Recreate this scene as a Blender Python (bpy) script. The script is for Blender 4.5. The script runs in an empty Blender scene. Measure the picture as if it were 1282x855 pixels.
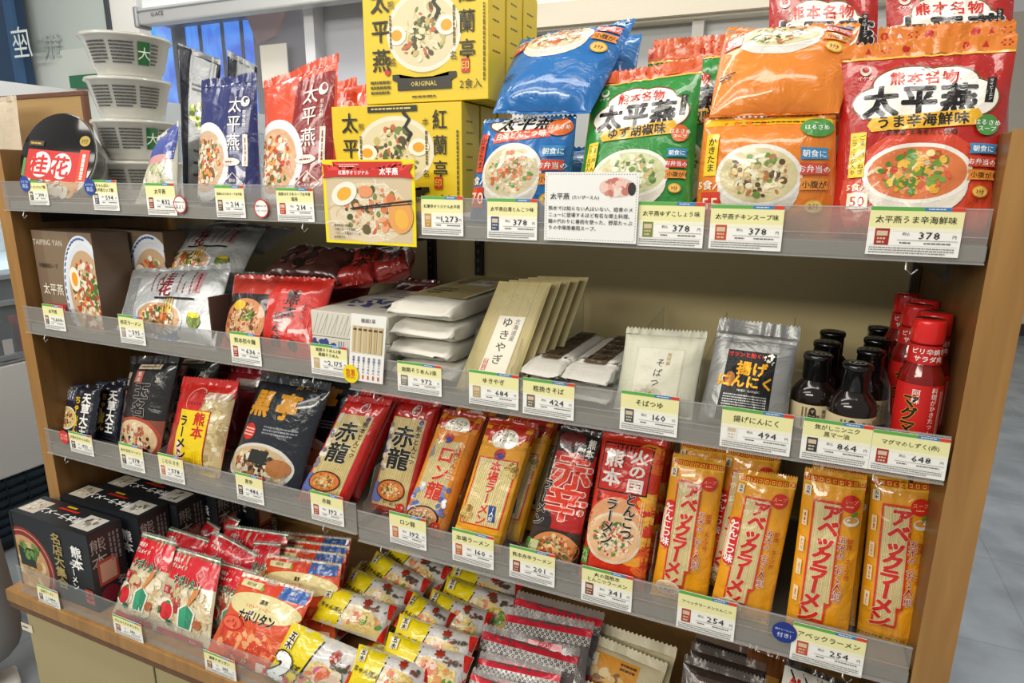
import bpy, bmesh, math, random
import numpy as np
from mathutils import Vector, Matrix

# ---------------------------------------------------------------- camera, light, exposure
SC = bpy.context.scene
COL = SC.collection
CAM = np.array([1.6029, -0.8962, 1.4572]); YAW, PITCH, ROLL, FPX = 0.4101, 0.2432, 0.0085, 810.83
FW = np.array([-math.sin(YAW)*math.cos(PITCH), math.cos(YAW)*math.cos(PITCH), -math.sin(PITCH)])
_r = np.array([math.cos(YAW), math.sin(YAW), 0.0]); _u = np.cross(_r, FW)
RT = _r*math.cos(ROLL)+_u*math.sin(ROLL); UP = -_r*math.sin(ROLL)+_u*math.cos(ROLL)
cd = bpy.data.cameras.new('camera'); cam = bpy.data.objects.new('camera', cd); COL.objects.link(cam)
cd.sensor_fit = 'HORIZONTAL'; cd.sensor_width = 36.0; cd.lens = 36.0*FPX/1282.0; cd.clip_start = 0.02; cd.clip_end = 60
m4 = Matrix.Identity(4)
for i in range(3):
    m4[i][0] = RT[i]; m4[i][1] = UP[i]; m4[i][2] = -FW[i]; m4[i][3] = CAM[i]
cam.matrix_world = m4
SC.camera = cam
SC.view_settings.view_transform = 'Standard'; SC.view_settings.look = 'None'
SC.view_settings.gamma = 1.0; SC.view_settings.exposure = -0.13; SC.view_settings.use_curve_mapping = False
w = bpy.data.worlds.new('world'); SC.world = w; w.use_nodes = True
w.node_tree.nodes['Background'].inputs[0].default_value = (1.0, 0.97, 0.93, 1)
w.node_tree.nodes['Background'].inputs[1].default_value = 0.33

def lamp(name, loc, size, energy, color, rot=(0, 0, 0)):
    l = bpy.data.lights.new(name, 'AREA'); l.shape = 'RECTANGLE'; l.size, l.size_y = size
    l.energy = energy; l.color = color
    o = bpy.data.objects.new(name, l); COL.objects.link(o); o.location = loc; o.rotation_euler = rot
    return o
lamp('ceiling_or_fill_lamp', (0.9, -0.70, 2.62), (2.6, 0.25), 22, (1.0, 0.95, 0.86))
lamp('ceiling_or_fill_lamp', (-0.3, -1.9, 2.62), (2.4, 0.3), 24, (1.0, 0.96, 0.88), (math.radians(20), 0, 0))
lamp('ceiling_or_fill_lamp', (-0.2, -3.6, 2.62), (3.0, 0.4), 78, (1.0, 0.94, 0.82), (math.radians(45), 0, 0))
lamp('ceiling_or_fill_lamp', (0.9, 0.42, 2.62), (2.8, 0.2), 19, (1.0, 0.97, 0.92))
lamp('ceiling_or_fill_lamp', (-0.55, 1.0, 2.72), (0.3, 2.4), 30, (0.95, 0.98, 1.0), (0, math.radians(-20), 0))  # unseen fill over the left aisle, added to brighten freezer front and window wall
lamp('ceiling_or_fill_lamp', (2.9, 2.2, 2.62), (0.3, 3.0), 40, (0.93, 0.97, 1.0))

# ---------------------------------------------------------------- helpers: photo ray -> point in the room
def ray(a, b): return FW+(a-641.0)/FPX*RT-(b-427.5)/FPX*UP
def px(a, b, Y): d = ray(a, b); return CAM+d*((Y-CAM[1])/d[1])
def pz(a, b, Z): d = ray(a, b); return CAM+d*((Z-CAM[2])/d[2])
def pxx(a, b, X): d = ray(a, b); return CAM+d*((X-CAM[0])/d[0])
def foot(a, Y, Z):                                   # x on the line y=Y, z=Z seen in photo column a
    n = RT*FPX-(a-641.0)*FW
    x = CAM[0]-(n[1]*(Y-CAM[1])+n[2]*(Z-CAM[2]))/n[0]
    return np.array([x, Y, Z])

# ---------------------------------------------------------------- materials
MC = {}
def lin(h):
    h = h.lstrip('#'); out = []
    for i in (0, 2, 4):
        c = int(h[i:i+2], 16)/255.0
        out.append(c/12.92 if c <= 0.04045 else ((c+0.055)/1.055)**2.4)
    return tuple(out)+(1.0,)
def mat(h, kind='film'):
    k = (h, kind)
    if k in MC: return MC[k]
    m = bpy.data.materials.new(kind+'_'+h.lstrip('#')); m.use_nodes = True
    nt = m.node_tree; N = nt.nodes; L = nt.links; b = N['Principled BSDF']; out = N['Material Output']
    b.inputs['Base Color'].default_value = lin(h)
    def bump(scale, strength, dist=0.002, detail=3):
        tc = N.new('ShaderNodeTexCoord'); nz = N.new('ShaderNodeTexNoise'); bp = N.new('ShaderNodeBump')
        nz.inputs['Scale'].default_value = scale; nz.inputs['Detail'].default_value = detail
        nz.inputs['Distortion'].default_value = 0.6
        bp.inputs['Strength'].default_value = strength; bp.inputs['Distance'].default_value = dist
        L.new(tc.outputs['Object'], nz.inputs['Vector']); L.new(nz.outputs['Fac'], bp.inputs['Height']); L.new(bp.outputs['Normal'], b.inputs['Normal'])
        return nz
    if kind == 'film':
        b.inputs['Roughness'].default_value = 0.24; b.inputs['Coat Weight'].default_value = 0.75; b.inputs['Coat Roughness'].default_value = 0.06
        bump(24, 0.8, 0.008, 4)
    elif kind == 'foil':
        b.inputs['Roughness'].default_value = 0.38; b.inputs['Metallic'].default_value = 0.45; bump(18, 0.9, 0.01, 4)
    elif kind == 'paper':
        b.inputs['Roughness'].default_value = 0.72; bump(60, 0.15, 0.002)
    elif kind == 'wrap':
        b.inputs['Roughness'].default_value = 0.42; bump(45, 0.5, 0.004)
    elif kind == 'card':
        b.inputs['Roughness'].default_value = 0.42
    elif kind == 'gloss':
        b.inputs['Roughness'].default_value = 0.12; b.inputs['Coat Weight'].default_value = 0.3
    elif kind == 'metal':
        b.inputs['Roughness'].default_value = 0.35; b.inputs['Metallic'].default_value = 0.6
    elif kind == 'emit':
        b.inputs['Emission Color'].default_value = lin(h); b.inputs['Emission Strength'].default_value = 0.9
    elif kind == 'clear':                           # clear film or acrylic with a faint milky body
        t = N.new('ShaderNodeBsdfTransparent'); mx = N.new('ShaderNodeMixShader')
        b.inputs['Roughness'].default_value = 0.12; bump(30, 0.35, 0.004)
        mx.inputs['Fac'].default_value = 0.22
        t.inputs['Color'].default_value = (0.97, 0.97, 0.97, 1)
        L.new(t.outputs[0], mx.inputs[1]); L.new(b.outputs[0], mx.inputs[2]); L.new(mx.outputs[0], out.inputs['Surface'])
    elif kind == 'acryl':
        t = N.new('ShaderNodeBsdfTransparent'); mx = N.new('ShaderNodeMixShader')
        b.inputs['Roughness'].default_value = 0.1
        mx.inputs['Fac'].default_value = 0.10
        t.inputs['Color'].default_value = (0.95, 0.96, 0.96, 1)
        L.new(t.outputs[0], mx.inputs[1]); L.new(b.outputs[0], mx.inputs[2]); L.new(mx.outputs[0], out.inputs['Surface'])
    elif kind == 'rail':
        t = N.new('ShaderNodeBsdfTransparent'); mx = N.new('ShaderNodeMixShader')
        b.inputs['Roughness'].default_value = 0.16
        mx.inputs['Fac'].default_value = 0.26
        t.inputs['Color'].default_value = (0.92, 0.93, 0.94, 1)
        L.new(t.outputs[0], mx.inputs[1]); L.new(b.outputs[0], mx.inputs[2]); L.new(mx.outputs[0], out.inputs['Surface'])
    elif kind == 'wood':
        b.inputs['Roughness'].default_value = 0.38
        tc = N.new('ShaderNodeTexCoord'); mp = N.new('ShaderNodeMapping'); nz = N.new('ShaderNodeTexNoise'); cr = N.new('ShaderNodeValToRGB')
        mp.inputs['Scale'].default_value = (22, 22, 1.6); nz.inputs['Scale'].default_value = 2.2; nz.inputs['Detail'].default_value = 5; nz.inputs['Distortion'].default_value = 0.5
        c = lin(h); cr.color_ramp.elements[0].position = 0.3; cr.color_ramp.elements[1].position = 0.72
        cr.color_ramp.elements[0].color = (c[0]*0.8, c[1]*0.76, c[2]*0.7, 1); cr.color_ramp.elements[1].color = (min(1, c[0]*1.12), min(1, c[1]*1.1), min(1, c[2]*1.05), 1)
        L.new(tc.outputs['Object'], mp.inputs[0]); L.new(mp.outputs[0], nz.inputs['Vector']); L.new(nz.outputs['Fac'], cr.inputs[0]); L.new(cr.outputs[0], b.inputs['Base Color'])
    elif kind == 'floor':
        b.inputs['Roughness'].default_value = 0.22
        tc = N.new('ShaderNodeTexCoord'); nz = N.new('ShaderNodeTexNoise'); cr = N.new('ShaderNodeValToRGB'); br = N.new('ShaderNodeTexBrick'); mx = N.new('ShaderNodeMixRGB')
        nz.inputs['Scale'].default_value = 5; nz.inputs['Detail'].default_value = 6
        c = lin(h); cr.color_ramp.elements[0].position = 0.35; cr.color_ramp.elements[1].position = 0.7
        cr.color_ramp.elements[0].color = (c[0]*0.75, c[1]*0.75, c[2]*0.77, 1); cr.color_ramp.elements[1].color = (c[0]*1.15, c[1]*1.15, c[2]*1.15, 1)
        br.inputs['Scale'].default_value = 1.0; br.offset = 0.0; br.inputs['Mortar Size'].default_value = 0.004
        br.inputs['Brick Width'].default_value = 0.6; br.inputs['Row Height'].default_value = 0.6
        br.inputs['Color1'].default_value = (1, 1, 1, 1); br.inputs['Color2'].default_value = (0.97, 0.97, 0.97, 1); br.inputs['Mortar'].default_value = (0.85, 0.85, 0.85, 1)
        mx.blend_type = 'MULTIPLY'; mx.inputs[0].default_value = 1
        L.new(tc.outputs['Object'], nz.inputs['Vector']); L.new(tc.outputs['Object'], br.inputs['Vector'])
        L.new(nz.outputs['Fac'], cr.inputs[0]); L.new(cr.outputs[0], mx.inputs[1]); L.new(br.outputs['Color'], mx.inputs[2]); L.new(mx.outputs[0], b.inputs['Base Color'])
    elif kind == 'fabric':
        b.inputs['Roughness'].default_value = 0.9; bump(220, 0.3, 0.002)
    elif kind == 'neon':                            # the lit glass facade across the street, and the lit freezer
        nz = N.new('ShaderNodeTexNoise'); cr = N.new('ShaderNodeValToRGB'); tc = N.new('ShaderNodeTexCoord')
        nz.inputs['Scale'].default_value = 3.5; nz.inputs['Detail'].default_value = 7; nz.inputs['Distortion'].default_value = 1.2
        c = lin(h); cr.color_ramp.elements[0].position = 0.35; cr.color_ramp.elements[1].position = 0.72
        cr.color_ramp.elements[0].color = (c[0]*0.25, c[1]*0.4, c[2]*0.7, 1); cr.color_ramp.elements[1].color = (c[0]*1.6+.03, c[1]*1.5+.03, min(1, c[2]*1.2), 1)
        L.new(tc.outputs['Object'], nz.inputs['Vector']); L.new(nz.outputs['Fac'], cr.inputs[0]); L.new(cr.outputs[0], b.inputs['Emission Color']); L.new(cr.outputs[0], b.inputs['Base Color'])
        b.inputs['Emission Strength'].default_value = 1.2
    MC[k] = m
    return m

# ---------------------------------------------------------------- mesh builder
class MB:
    def __init__(s): s.V = []; s.F = []; s.I = []; s.n = 0; s.mats = []; s.mi = {}; s.S = []
    def m(s, mt):
        if mt.name not in s.mi: s.mi[mt.name] = len(s.mats); s.mats.append(mt)
        return s.mi[mt.name]
    def add(s, V, F, mt, smooth=True):
        V = np.asarray(V, float).reshape(-1, 3); i = s.m(mt)
        s.V.append(V)
        for f in F: s.F.append([k+s.n for k in f]); s.I.append(i); s.S.append(smooth)
        s.n += len(V)
    def box(s, a, b, mt, bev=0.0):
        x0, y0, z0 = [min(p, q) for p, q in zip(a, b)]; x1, y1, z1 = [max(p, q) for p, q in zip(a, b)]
        s.hexa([(x0, y0, z0), (x1, y0, z0), (x1, y1, z0), (x0, y1, z0), (x0, y0, z1), (x1, y0, z1), (x1, y1, z1), (x0, y1, z1)], mt, bev)
    def hexa(s, P, mt, bev=0.0):                     # 8 corners: bottom ring then top ring
        F = [(0, 3, 2, 1), (4, 5, 6, 7), (0, 1, 5, 4), (1, 2, 6, 5), (2, 3, 7, 6), (3, 0, 4, 7)]
        if bev:
            bm = bmesh.new(); vs = [bm.verts.new(p) for p in P]
            for f in F: bm.faces.new([vs[k] for k in f])
            bmesh.ops.bevel(bm, geom=list(bm.edges), offset=bev, segments=2, affect='EDGES', profile=0.6)
            bm.verts.index_update()
            s.add([v.co[:] for v in bm.verts], [[v.index for v in f.verts] for f in bm.faces], mt, False); bm.free()
        else: s.add(P, F, mt, False)
    def grid(s, P, nu, nv, mt, flip=False, smooth=True):     # P: (nv+1)*(nu+1) points, row by row
        F = []
        for j in range(nv):
            for i in range(nu):
                a = j*(nu+1)+i; q = (a, a+1, a+nu+2, a+nu+1)
                F.append(q[::-1] if flip else q)
        s.add(P, F, mt, smooth)
    def lathe(s, prof, mt, n=28, M=None, cap=True):   # prof: list of (r,z)
        V = []; F = []
        for r, z in prof:
            for k in range(n):
                a = 2*math.pi*k/n; V.append((r*math.cos(a), r*math.sin(a), z))
        for j in range(len(prof)-1):
            for k in range(n): F.append((j*n+k, j*n+(k+1) % n, (j+1)*n+(k+1) % n, (j+1)*n+k))
        if cap:
            F.append(tuple(range(n))[::-1]); F.append(tuple(range((len(prof)-1)*n, len(prof)*n)))
        V = np.array(V)
        if M is not None: V = xf(M, V)
        s.add(V, F, mt)
    def tube(s, pts, r, mt, n=8):
        pts = [Vector(p) for p in pts]; V = []; F = []
        for i, p in enumerate(pts):
            d = (pts[min(i+1, len(pts)-1)]-pts[max(i-1, 0)]).normalized()
            a = d.orthogonal().normalized(); b = d.cross(a)
            for k in range(n):
                t = 2*math.pi*k/n; V.append((p+a*math.cos(t)*r+b*math.sin(t)*r)[:])
        for i in range(len(pts)-1):
            for k in range(n): F.append((i*n+k, i*n+(k+1) % n, (i+1)*n+(k+1) % n, (i+1)*n+k))
        F.append(tuple(range(n))[::-1]); F.append(tuple(range((len(pts)-1)*n, len(pts)*n)))
        s.add(V, F, mt)
    def build(s, name, parent=None):
        me = bpy.data.meshes.new(name)
        V = np.concatenate(s.V) if s.V else np.zeros((0, 3))
        loc = np.array(parent['_loc']) if parent is not None and '_loc' in parent else np.zeros(3)
        V = V-loc
        if parent is None and len(V):
            c = np.array([(V[:, 0].min()+V[:, 0].max())/2, (V[:, 1].min()+V[:, 1].max())/2, V[:, 2].min()]); V = V-c
        me.from_pydata(V.tolist(), [], s.F)
        for mt in s.mats: me.materials.append(mt)
        me.polygons.foreach_set('material_index', s.I); me.polygons.foreach_set('use_smooth', s.S)
        me.update()
        o = bpy.data.objects.new(name, me); COL.objects.link(o)
        if parent is not None: o.parent = parent; 
        elif len(V): o.location = c
        return o
def xf(M, V): A = np.array(M); V = np.asarray(V); return V@A[:3, :3].T+A[:3, 3]
def tag(o, label=None, cat=None, group=None, kind=None):
    if label: o['label'] = label
    if cat: o['category'] = cat
    if group: o['group'] = group
    if kind: o['kind'] = kind
    return o
ROOTS = []
def thing(name, label, cat, loc, group=None):
    o = bpy.data.objects.new(name, None); COL.objects.link(o); o.location = tuple(loc); o.empty_display_size = 0.03
    o['_loc'] = [float(v) for v in loc]; ROOTS.append(o)
    return tag(o, label, cat, group)
def sub(o, parent):                                  # a sub-part's mesh is in room coordinates too
    return o
def dup(root, delta, label, rot=0.0, group=None):
    r = root.copy(); COL.objects.link(r); r.location = root.location+Vector(delta); r['label'] = label
    if rot: r.rotation_euler.z += rot
    if group: r['group'] = group
    for ch in list(root.children):
        c = ch.copy(); COL.objects.link(c); c.parent = r
        for g in ch.children:
            e = g.copy(); COL.objects.link(e); e.parent = c
    return r

# ---------------------------------------------------------------- lettering
GS = bpy.data.scenes.new('lettering'); GC = {}
def glyph(ch, bold, fine):
    k = (ch, round(bold, 3), fine)
    if k in GC: return GC[k]
    if bold > 0.001:                                 # heavier strokes: the same glyph laid down several times a hair apart
        V, F, wd = glyph(ch, 0.0, fine); b = bold*0.62
        if not len(F): GC[k] = (V, F, wd); return GC[k]
        n = 8 if b > 0.026 else 4; VV = []; FF = []
        for i in range(n):
            a_ = 6.28318*(i+.5)/n; VV.append(V+np.array([b*math.cos(a_), b*math.sin(a_)])); FF += [[q+i*len(V) for q in f] for f in F]
        GC[k] = (np.concatenate(VV), FF, wd+b); return GC[k]
    c = bpy.data.curves.new('g', 'FONT'); c.body = ch; c.resolution_u = 2 if fine else 1
    o = bpy.data.objects.new('g', c); GS.collection.objects.link(o)
    vl = GS.view_layers[0]; vl.update(); dg = vl.depsgraph
    me = bpy.data.meshes.new_from_object(o.evaluated_get(dg))
    bm = bmesh.new(); bm.from_mesh(me)
    if fine and len(bm.faces):
        for ax in (0, 1):
            for i in range(-1, 5):
                co = [0, 0, 0]; no = [0, 0, 0]; co[ax] = i*0.22+0.03; no[ax] = 1
                bmesh.ops.bisect_plane(bm, geom=bm.verts[:]+bm.edges[:]+bm.faces[:], plane_co=co, plane_no=no)
    bm.verts.index_update()
    V = np.array([v.co[:2] for v in bm.verts]).reshape(-1, 2); F = [[v.index for v in f.verts] for f in bm.faces]
    if len(F):
        f = bm.faces[:][0]
        if f.normal.z < 0: F = [q[::-1] for q in F]
    bm.free(); bpy.data.objects.remove(o); bpy.data.curves.remove(c); bpy.data.meshes.remove(me)
    wdt = ((V[:, 0].max()+0.07) if len(V) else 0.3) if (ord(ch) < 0x2000 or ch == '¥') else 1.0
    GC[k] = (V, F, wdt)
    return GC[k]

# ---------------------------------------------------------------- surfaces that carry print
class Surf:
    """A bulging quad: corners bl, br, tl, tr, thickness T; s runs left-right, t bottom-top."""
    def __init__(s, q, T=0.0, mode='flat', seal=(0.0, 0.0), wr=0.001, pinch=0.0, seed=0):
        s.bl, s.br, s.tl, s.tr = [np.array(p, float) for p in q]
        s.T, s.mode, s.seal, s.wr, s.pinch = T, mode, seal, wr, pinch
        s.W = (np.linalg.norm(s.br-s.bl)+np.linalg.norm(s.tr-s.tl))/2; s.H = (np.linalg.norm(s.tl-s.bl)+np.linalg.norm(s.tr-s.br))/2
        n = np.cross(s.br-s.bl+s.tr-s.tl, s.tl-s.bl+s.tr-s.br); s.n = n/np.linalg.norm(n)
        r = np.random.RandomState(seed+11); s.k = r.uniform(-1, 1, (7, 2))*np.array([26, 26]); s.ph = r.uniform(0, 6.28, 7); s.pl = r.uniform(0, 6.28, 3)
    def prof(s, a, b):
        if s.mode == 'flat': return np.zeros_like(a)
        tb, tt = s.seal; v = np.clip((b-tb)/max(1e-6, 1-tb-tt), 0, 1)
        x = np.abs(2*a-1); y = np.abs(2*v-1)
        if s.mode == 'pillow': return (np.clip(1-x**2.6, 0, 1)**0.72)*(np.clip(1-y**3.2, 0, 1)**0.75)
        if s.mode == 'block': return (np.clip(1-x**6, 0, 1)**0.5)*(np.clip(1-y**7, 0, 1)**0.5)
        if s.mode == 'pouch': return (np.clip(1-x**3, 0, 1)**0.6)*np.clip(1-v**2.4, 0, 1)**0.75*np.clip(v/0.06, 0, 1)**0.5
        if s.mode == 'tube': return (np.clip(1-x**2.2, 0, 1)**0.7)*(np.clip(1-y**4, 0, 1)**0.55)
        return np.zeros_like(a)
    def P(s, st, off=0.0, back=False):
        st = np.asarray(st, float); a = st[:, 0]; b = st[:, 1]
        tb, tt = s.seal; v = np.clip((b-tb)/max(1e-6, 1-tb-tt), 0, 1)
        aa = 0.5+(a-0.5)*(1-s.pinch*np.sin(np.pi*v)) if s.pinch else a
        base = (s.bl[None]*((1-aa)*(1-b))[:, None]+s.br[None]*(aa*(1-b))[:, None]+s.tl[None]*((1-aa)*b)[:, None]+s.tr[None]*(aa*b)[:, None])
        h = s.prof(a, b)*s.T*0.5; off = np.zeros(len(a))+off
        if back: return s.cl(base-s.n[None]*(h+off)[:, None])
        if s.wr:
            w_ = sum(np.sin(a*s.W/0.17*s.k[i, 0]+b*s.H/0.17*s.k[i, 1]+s.ph[i]) for i in range(7))/7.0
            ed = np.exp(-v/0.13)+np.exp(-(1-v)/0.13)
            pl = np.sin(a*s.W*260+s.pl[0]+3*np.sin(a*9+s.pl[1]))*ed
            h = h+s.wr*(w_*1.3+pl*0.9)*np.clip(np.minimum(a, 1-a)/0.06, 0, 1)*np.clip(np.minimum(b, 1-b)/0.03, 0, 1)
        return s.cl(base+s.n[None]*(h+off)[:, None])
    zmin = None
    def cl(s, P):                                     # lies flat on what carries it
        if s.zmin is not None: P[:, 2] = np.maximum(P[:, 2], s.zmin)
        return P
class Cyl:
    """Side of a turned body: radius r0->r1, heights z0->z1, angles a0->a1 (s=0 at a0), placed by M."""
    def __init__(s, M, r0, r1, z0, z1, a0, a1):
        s.M, s.r0, s.r1, s.z0, s.z1, s.a0, s.a1 = M, r0, r1, z0, z1, a0, a1
        s.W = abs(a1-a0)*(r0+r1)/2; s.H = math.hypot(z1-z0, r1-r0)
    def P(s, st, off=0.0, back=False):
        st = np.asarray(st, float); r = s.r0+(s.r1-s.r0)*st[:, 1]+np.zeros(len(st))+off; a = s.a0+(s.a1-s.a0)*st[:, 0]
        return xf(s.M, np.stack([r*np.cos(a), r*np.sin(a), s.z0+(s.z1-s.z0)*st[:, 1]], 1))
class Print:
    """Printing on a surface; coordinates are fractions of its width and height, text heights fractions of its height."""
    def __init__(s, surf, mb, kind='film', seed=1, step=0.00016, lift=0.0004):
        s.s, s.mb, s.kind, s.L, s.step, s.lift = surf, mb, kind, 0, step, lift
        s.R = random.Random(seed); s.as_ = surf.H/surf.W
    def off(s): return s.lift+s.L*s.step
    def put(s, st, F, col, dl=0.0, nc=1):             # nc: copies inside st, each laid a hair higher
        st = np.clip(np.asarray(st, float), 0.002, 0.998); o = s.off()+(dl+s.R.uniform(0, .3))*s.step
        if nc > 1: o = o+np.repeat(np.arange(nc), len(st)//nc)*s.step*.07
        s.mb.add(s.s.P(st, o), F, mat(col, s.kind))
    def up(s, n=1): s.L += n; return s
    def rect(s, x0, y0, x1, y1, col, skew=0.0):
        nu = min(40, max(2, int((x1-x0)*s.s.W/0.0045))); nv = min(40, max(2, int((y1-y0)*s.s.H/0.0055)))
        if getattr(s.s, 'mode', '') == 'flat': nu = nv = 1
        st = [(x0+(x1-x0)*i/nu+skew*(j/nv-.5), y0+(y1-y0)*j/nv) for j in range(nv+1) for i in range(nu+1)]
        F = [(j*(nu+1)+i, j*(nu+1)+i+1, (j+1)*(nu+1)+i+1, (j+1)*(nu+1)+i) for j in range(nv) for i in range(nu)]
        s.put(st, F, col); s.L += 1; return s
    def band(s, pts, w, col):                         # a stripe through points; w in fractions of the height
        st = []; F = []; A = s.as_
        P = []
        for (x0, y0), (x1, y1) in zip(pts[:-1], pts[1:]):
            n = max(1, int(math.hypot((x1-x0)*s.s.W, (y1-y0)*s.s.H)/0.008))
            P += [(x0+(x1-x0)*i/n, y0+(y1-y0)*i/n) for i in range(n)]
        P.append(pts[-1])
        for i, p in enumerate(P):
            q0 = P[max(0, i-1)]; q1 = P[min(len(P)-1, i+1)]; dx = (q1[0]-q0[0])/A; dy = q1[1]-q0[1]; l = math.hypot(dx, dy) or 1
            nx, ny = -dy/l*w/2*A, dx/l*w/2
            st += [(p[0]-nx, p[1]-ny), (p[0]+nx, p[1]+ny)]
        F = [(2*i, 2*i+2, 2*i+3, 2*i+1) for i in range(len(P)-1)]
        s.put(st, F, col); return s
    def star(s, pts, col, dl=0.0, up=True):           # polygon that sees its own centre
        pts = np.array(pts, float); c = pts.mean(0); SZ = np.array([s.s.W, s.s.H])
        if getattr(s.s, 'mode', '') != 'flat':
            pp = []
            for p0, p1 in zip(pts, np.roll(pts, -1, 0)):
                k_ = max(1, int(np.linalg.norm((p1-p0)*SZ)/0.006)); pp += [p0+(p1-p0)*i/k_ for i in range(k_)]
            pts = np.array(pp)
        n = len(pts)
        ex = max(np.ptp(pts[:, 0])*s.s.W, np.ptp(pts[:, 1])*s.s.H); m = max(1, min(12, int(ex/0.010)))
        st = [c]; F = []
        for k in range(1, m+1): st += list(c+(pts-c)*k/m)
        for i in range(n): F.append((0, 1+i, 1+(i+1) % n))
        for k in range(m-1):
            for i in range(n): F.append((1+k*n+i, 1+(k+1)*n+i, 1+(k+1)*n+(i+1) % n, 1+k*n+(i+1) % n))
        s.put(st, F, col, dl); 
        if up: s.L += 1
        return s
    def ell(s, cx, cy, rx, ry, col, rot=0.0, n=28, up=True, dl=0.0):   # rx fraction of width, ry of height
        pts = []; A = s.as_
        for k in range(n):
            a = 2*math.pi*k/n; X = rx*math.cos(a)/A; Y = ry*math.sin(a)
            pts.append((cx+(X*math.cos(rot)-Y*math.sin(rot))*A, cy+X*math.sin(rot)+Y*math.cos(rot)))
        return s.star(pts, col, dl, up)
    def circ(s, cx, cy, r, col, n=24, up=True): return s.ell(cx, cy, r*s.as_, r, col, 0, n, up)
    def text(s, tx, x, y, h, col, v=False, bold=0.0, ax=1.0, rot=0.0, sp=1.0, ol=None, ow=0.03, slant=0.0):
        fine = h*s.s.H > 0.014
        if ol:
            s.text(tx, x, y, h, ol, v, bold+ow, ax, rot, sp, None, 0, slant); s.L += 1
        A = s.as_; pen = 0.0; items = []
        for ch in tx:
            if ch in ' 　': pen += 0.4*sp; continue
            V, F, wd = glyph(ch, bold, fine); nc = 1 if bold <= .001 else (8 if bold*.62 > .026 else 4)
            if v:
                wd = 1.0
                if len(V):
                    if ch in 'ー－-―~()（）': V = np.stack([V[:, 1]-0.38+0.5, -(V[:, 0]-0.5)+0.38], 1); F = F
                    V = V+np.array([-0.5 if ord(ch) > 0x2000 else -0.27, -0.88-pen])
                items.append((V, F, nc)); pen += sp
            else:
                items.append((V+np.array([pen, -0.38]) if len(V) else V, F, nc)); pen += wd*sp
        for V, F, nc in items:
            if not len(F): continue
            X, Y = (V[:, 0], V[:, 1]+pen/2) if v else (V[:, 0]-pen/2, V[:, 1])
            X = X*ax+Y*slant
            c, s_ = math.cos(rot), math.sin(rot)
            st = np.stack([x+(X*c-Y*s_)*h*A, y+(X*s_+Y*c)*h], 1)
            s.put(st, F, col, 0, nc)
        return s
    def lines(s, x0, y0, x1, y1, n, col, v=False, fill=0.5, dash=(0.015, 0.05)):   # unreadably small print
        for j in range(n):
            if v:
                xx = x0+(x1-x0)*(j+.5)/n; w_ = (x1-x0)/n*fill/2; y = y1-s.R.random()*.01
                while y > y0:
                    l = min(y-y0, s.R.uniform(*dash)); s.put([(xx-w_, y-l), (xx+w_, y-l), (xx+w_, y), (xx-w_, y)], [(0, 1, 2, 3)], col); y -= l+dash[0]*.5
            else:
                yy = y1-(y1-y0)*(j+.5)/n; w_ = (y1-y0)/n*fill/2; x = x0; e = x1-(s.R.random()*.25*(x1-x0) if j == n-1 else 0)
                while x < e:
                    l = min(e-x, s.R.uniform(*dash)); s.put([(x, yy-w_), (x+l, yy-w_), (x+l, yy+w_), (x, yy+w_)], [(0, 1, 2, 3)], col); x += l+dash[0]*.5
        return s
    def stripes(s, x0, y0, x1, y1, n, col, fill=0.35, amp=0.0):         # noodles seen through a window
        for i in range(n):
            x = x0+(x1-x0)*(i+.5)/n+s.R.uniform(-.2, .2)*(x1-x0)/n; w_ = (x1-x0)/n*fill/2; m = max(2, int((y1-y0)*s.s.H/0.008))
            st = []
            for j in range(m+1):
                t = j/m; st += [(x-w_, y0+(y1-y0)*t), (x+w_, y0+(y1-y0)*t)]
            s.put(st, [(2*j, 2*j+1, 2*j+3, 2*j+2) for j in range(m)], col)
        s.L += 1; return s
    def blobs(s, cx, cy, rx, ry, cols, n, size=(0.12, 0.28), rot=0.0, tight=False):
        A = s.as_
        for i in range(n):
            a = s.R.uniform(0, 6.283); q = s.R.random()**(.5 if not tight else .75)*(.86 if not tight else .8)
            X, Y = rx*q*math.cos(a)/A, ry*q*math.sin(a)
            x, y = cx+(X*math.cos(rot)-Y*math.sin(rot))*A, cy+X*math.sin(rot)+Y*math.cos(rot)
            sz = s.R.uniform(*size); k = s.R.uniform(.35, 1); r0 = s.R.uniform(0, 3.1)
            s.ell(x, y, rx*sz, ry*sz*k if ry*s.s.H > rx*s.s.W*.8 else rx*sz*k/A, s.R.choice(cols), r0, 8, False, s.R.uniform(0, 4.5))
        s.L += 5; return s
    def bowl(s, cx, cy, rx, ry, rim, soup, cols, n=60, rot=0.0, egg=None, side=None, noodle=('#efe4c6', '#e2d2a8', '#d6c28e')):
        if side: s.ell(cx, cy-ry*.35, rx*.94, ry*1.12, side, rot, 36)
        s.ell(cx, cy, rx, ry, rim, rot, 40); s.ell(cx, cy, rx*.9, ry*.87, soup, rot, 40)
        for k in range(46):                            # noodle strands
            a = s.R.uniform(0, 6.28); q = s.R.uniform(.1, .62); w0 = s.R.uniform(1, 2.5)
            pts = [(cx+rx*(q*math.cos(a)+.3*math.cos(a+1.5+w0*t/6)*t/6), cy+ry*(q*math.sin(a)+.3*math.sin(a+1.5+w0*t/6)*t/6)) for t in range(7)]
            s.band(pts, ry*.04, s.R.choice(noodle))
        s.L += 1
        s.blobs(cx, cy, rx*.88, ry*.86, cols, int(n*1.6), (0.05, 0.12), rot, True)
        for ex, ey in (egg or []):
            s.ell(cx+rx*ex, cy+ry*ey, rx*.26, ry*.24, '#fbf3e2'); s.ell(cx+rx*ex, cy+ry*ey, rx*.15, ry*.14, '#f6a623')
        return s

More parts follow.
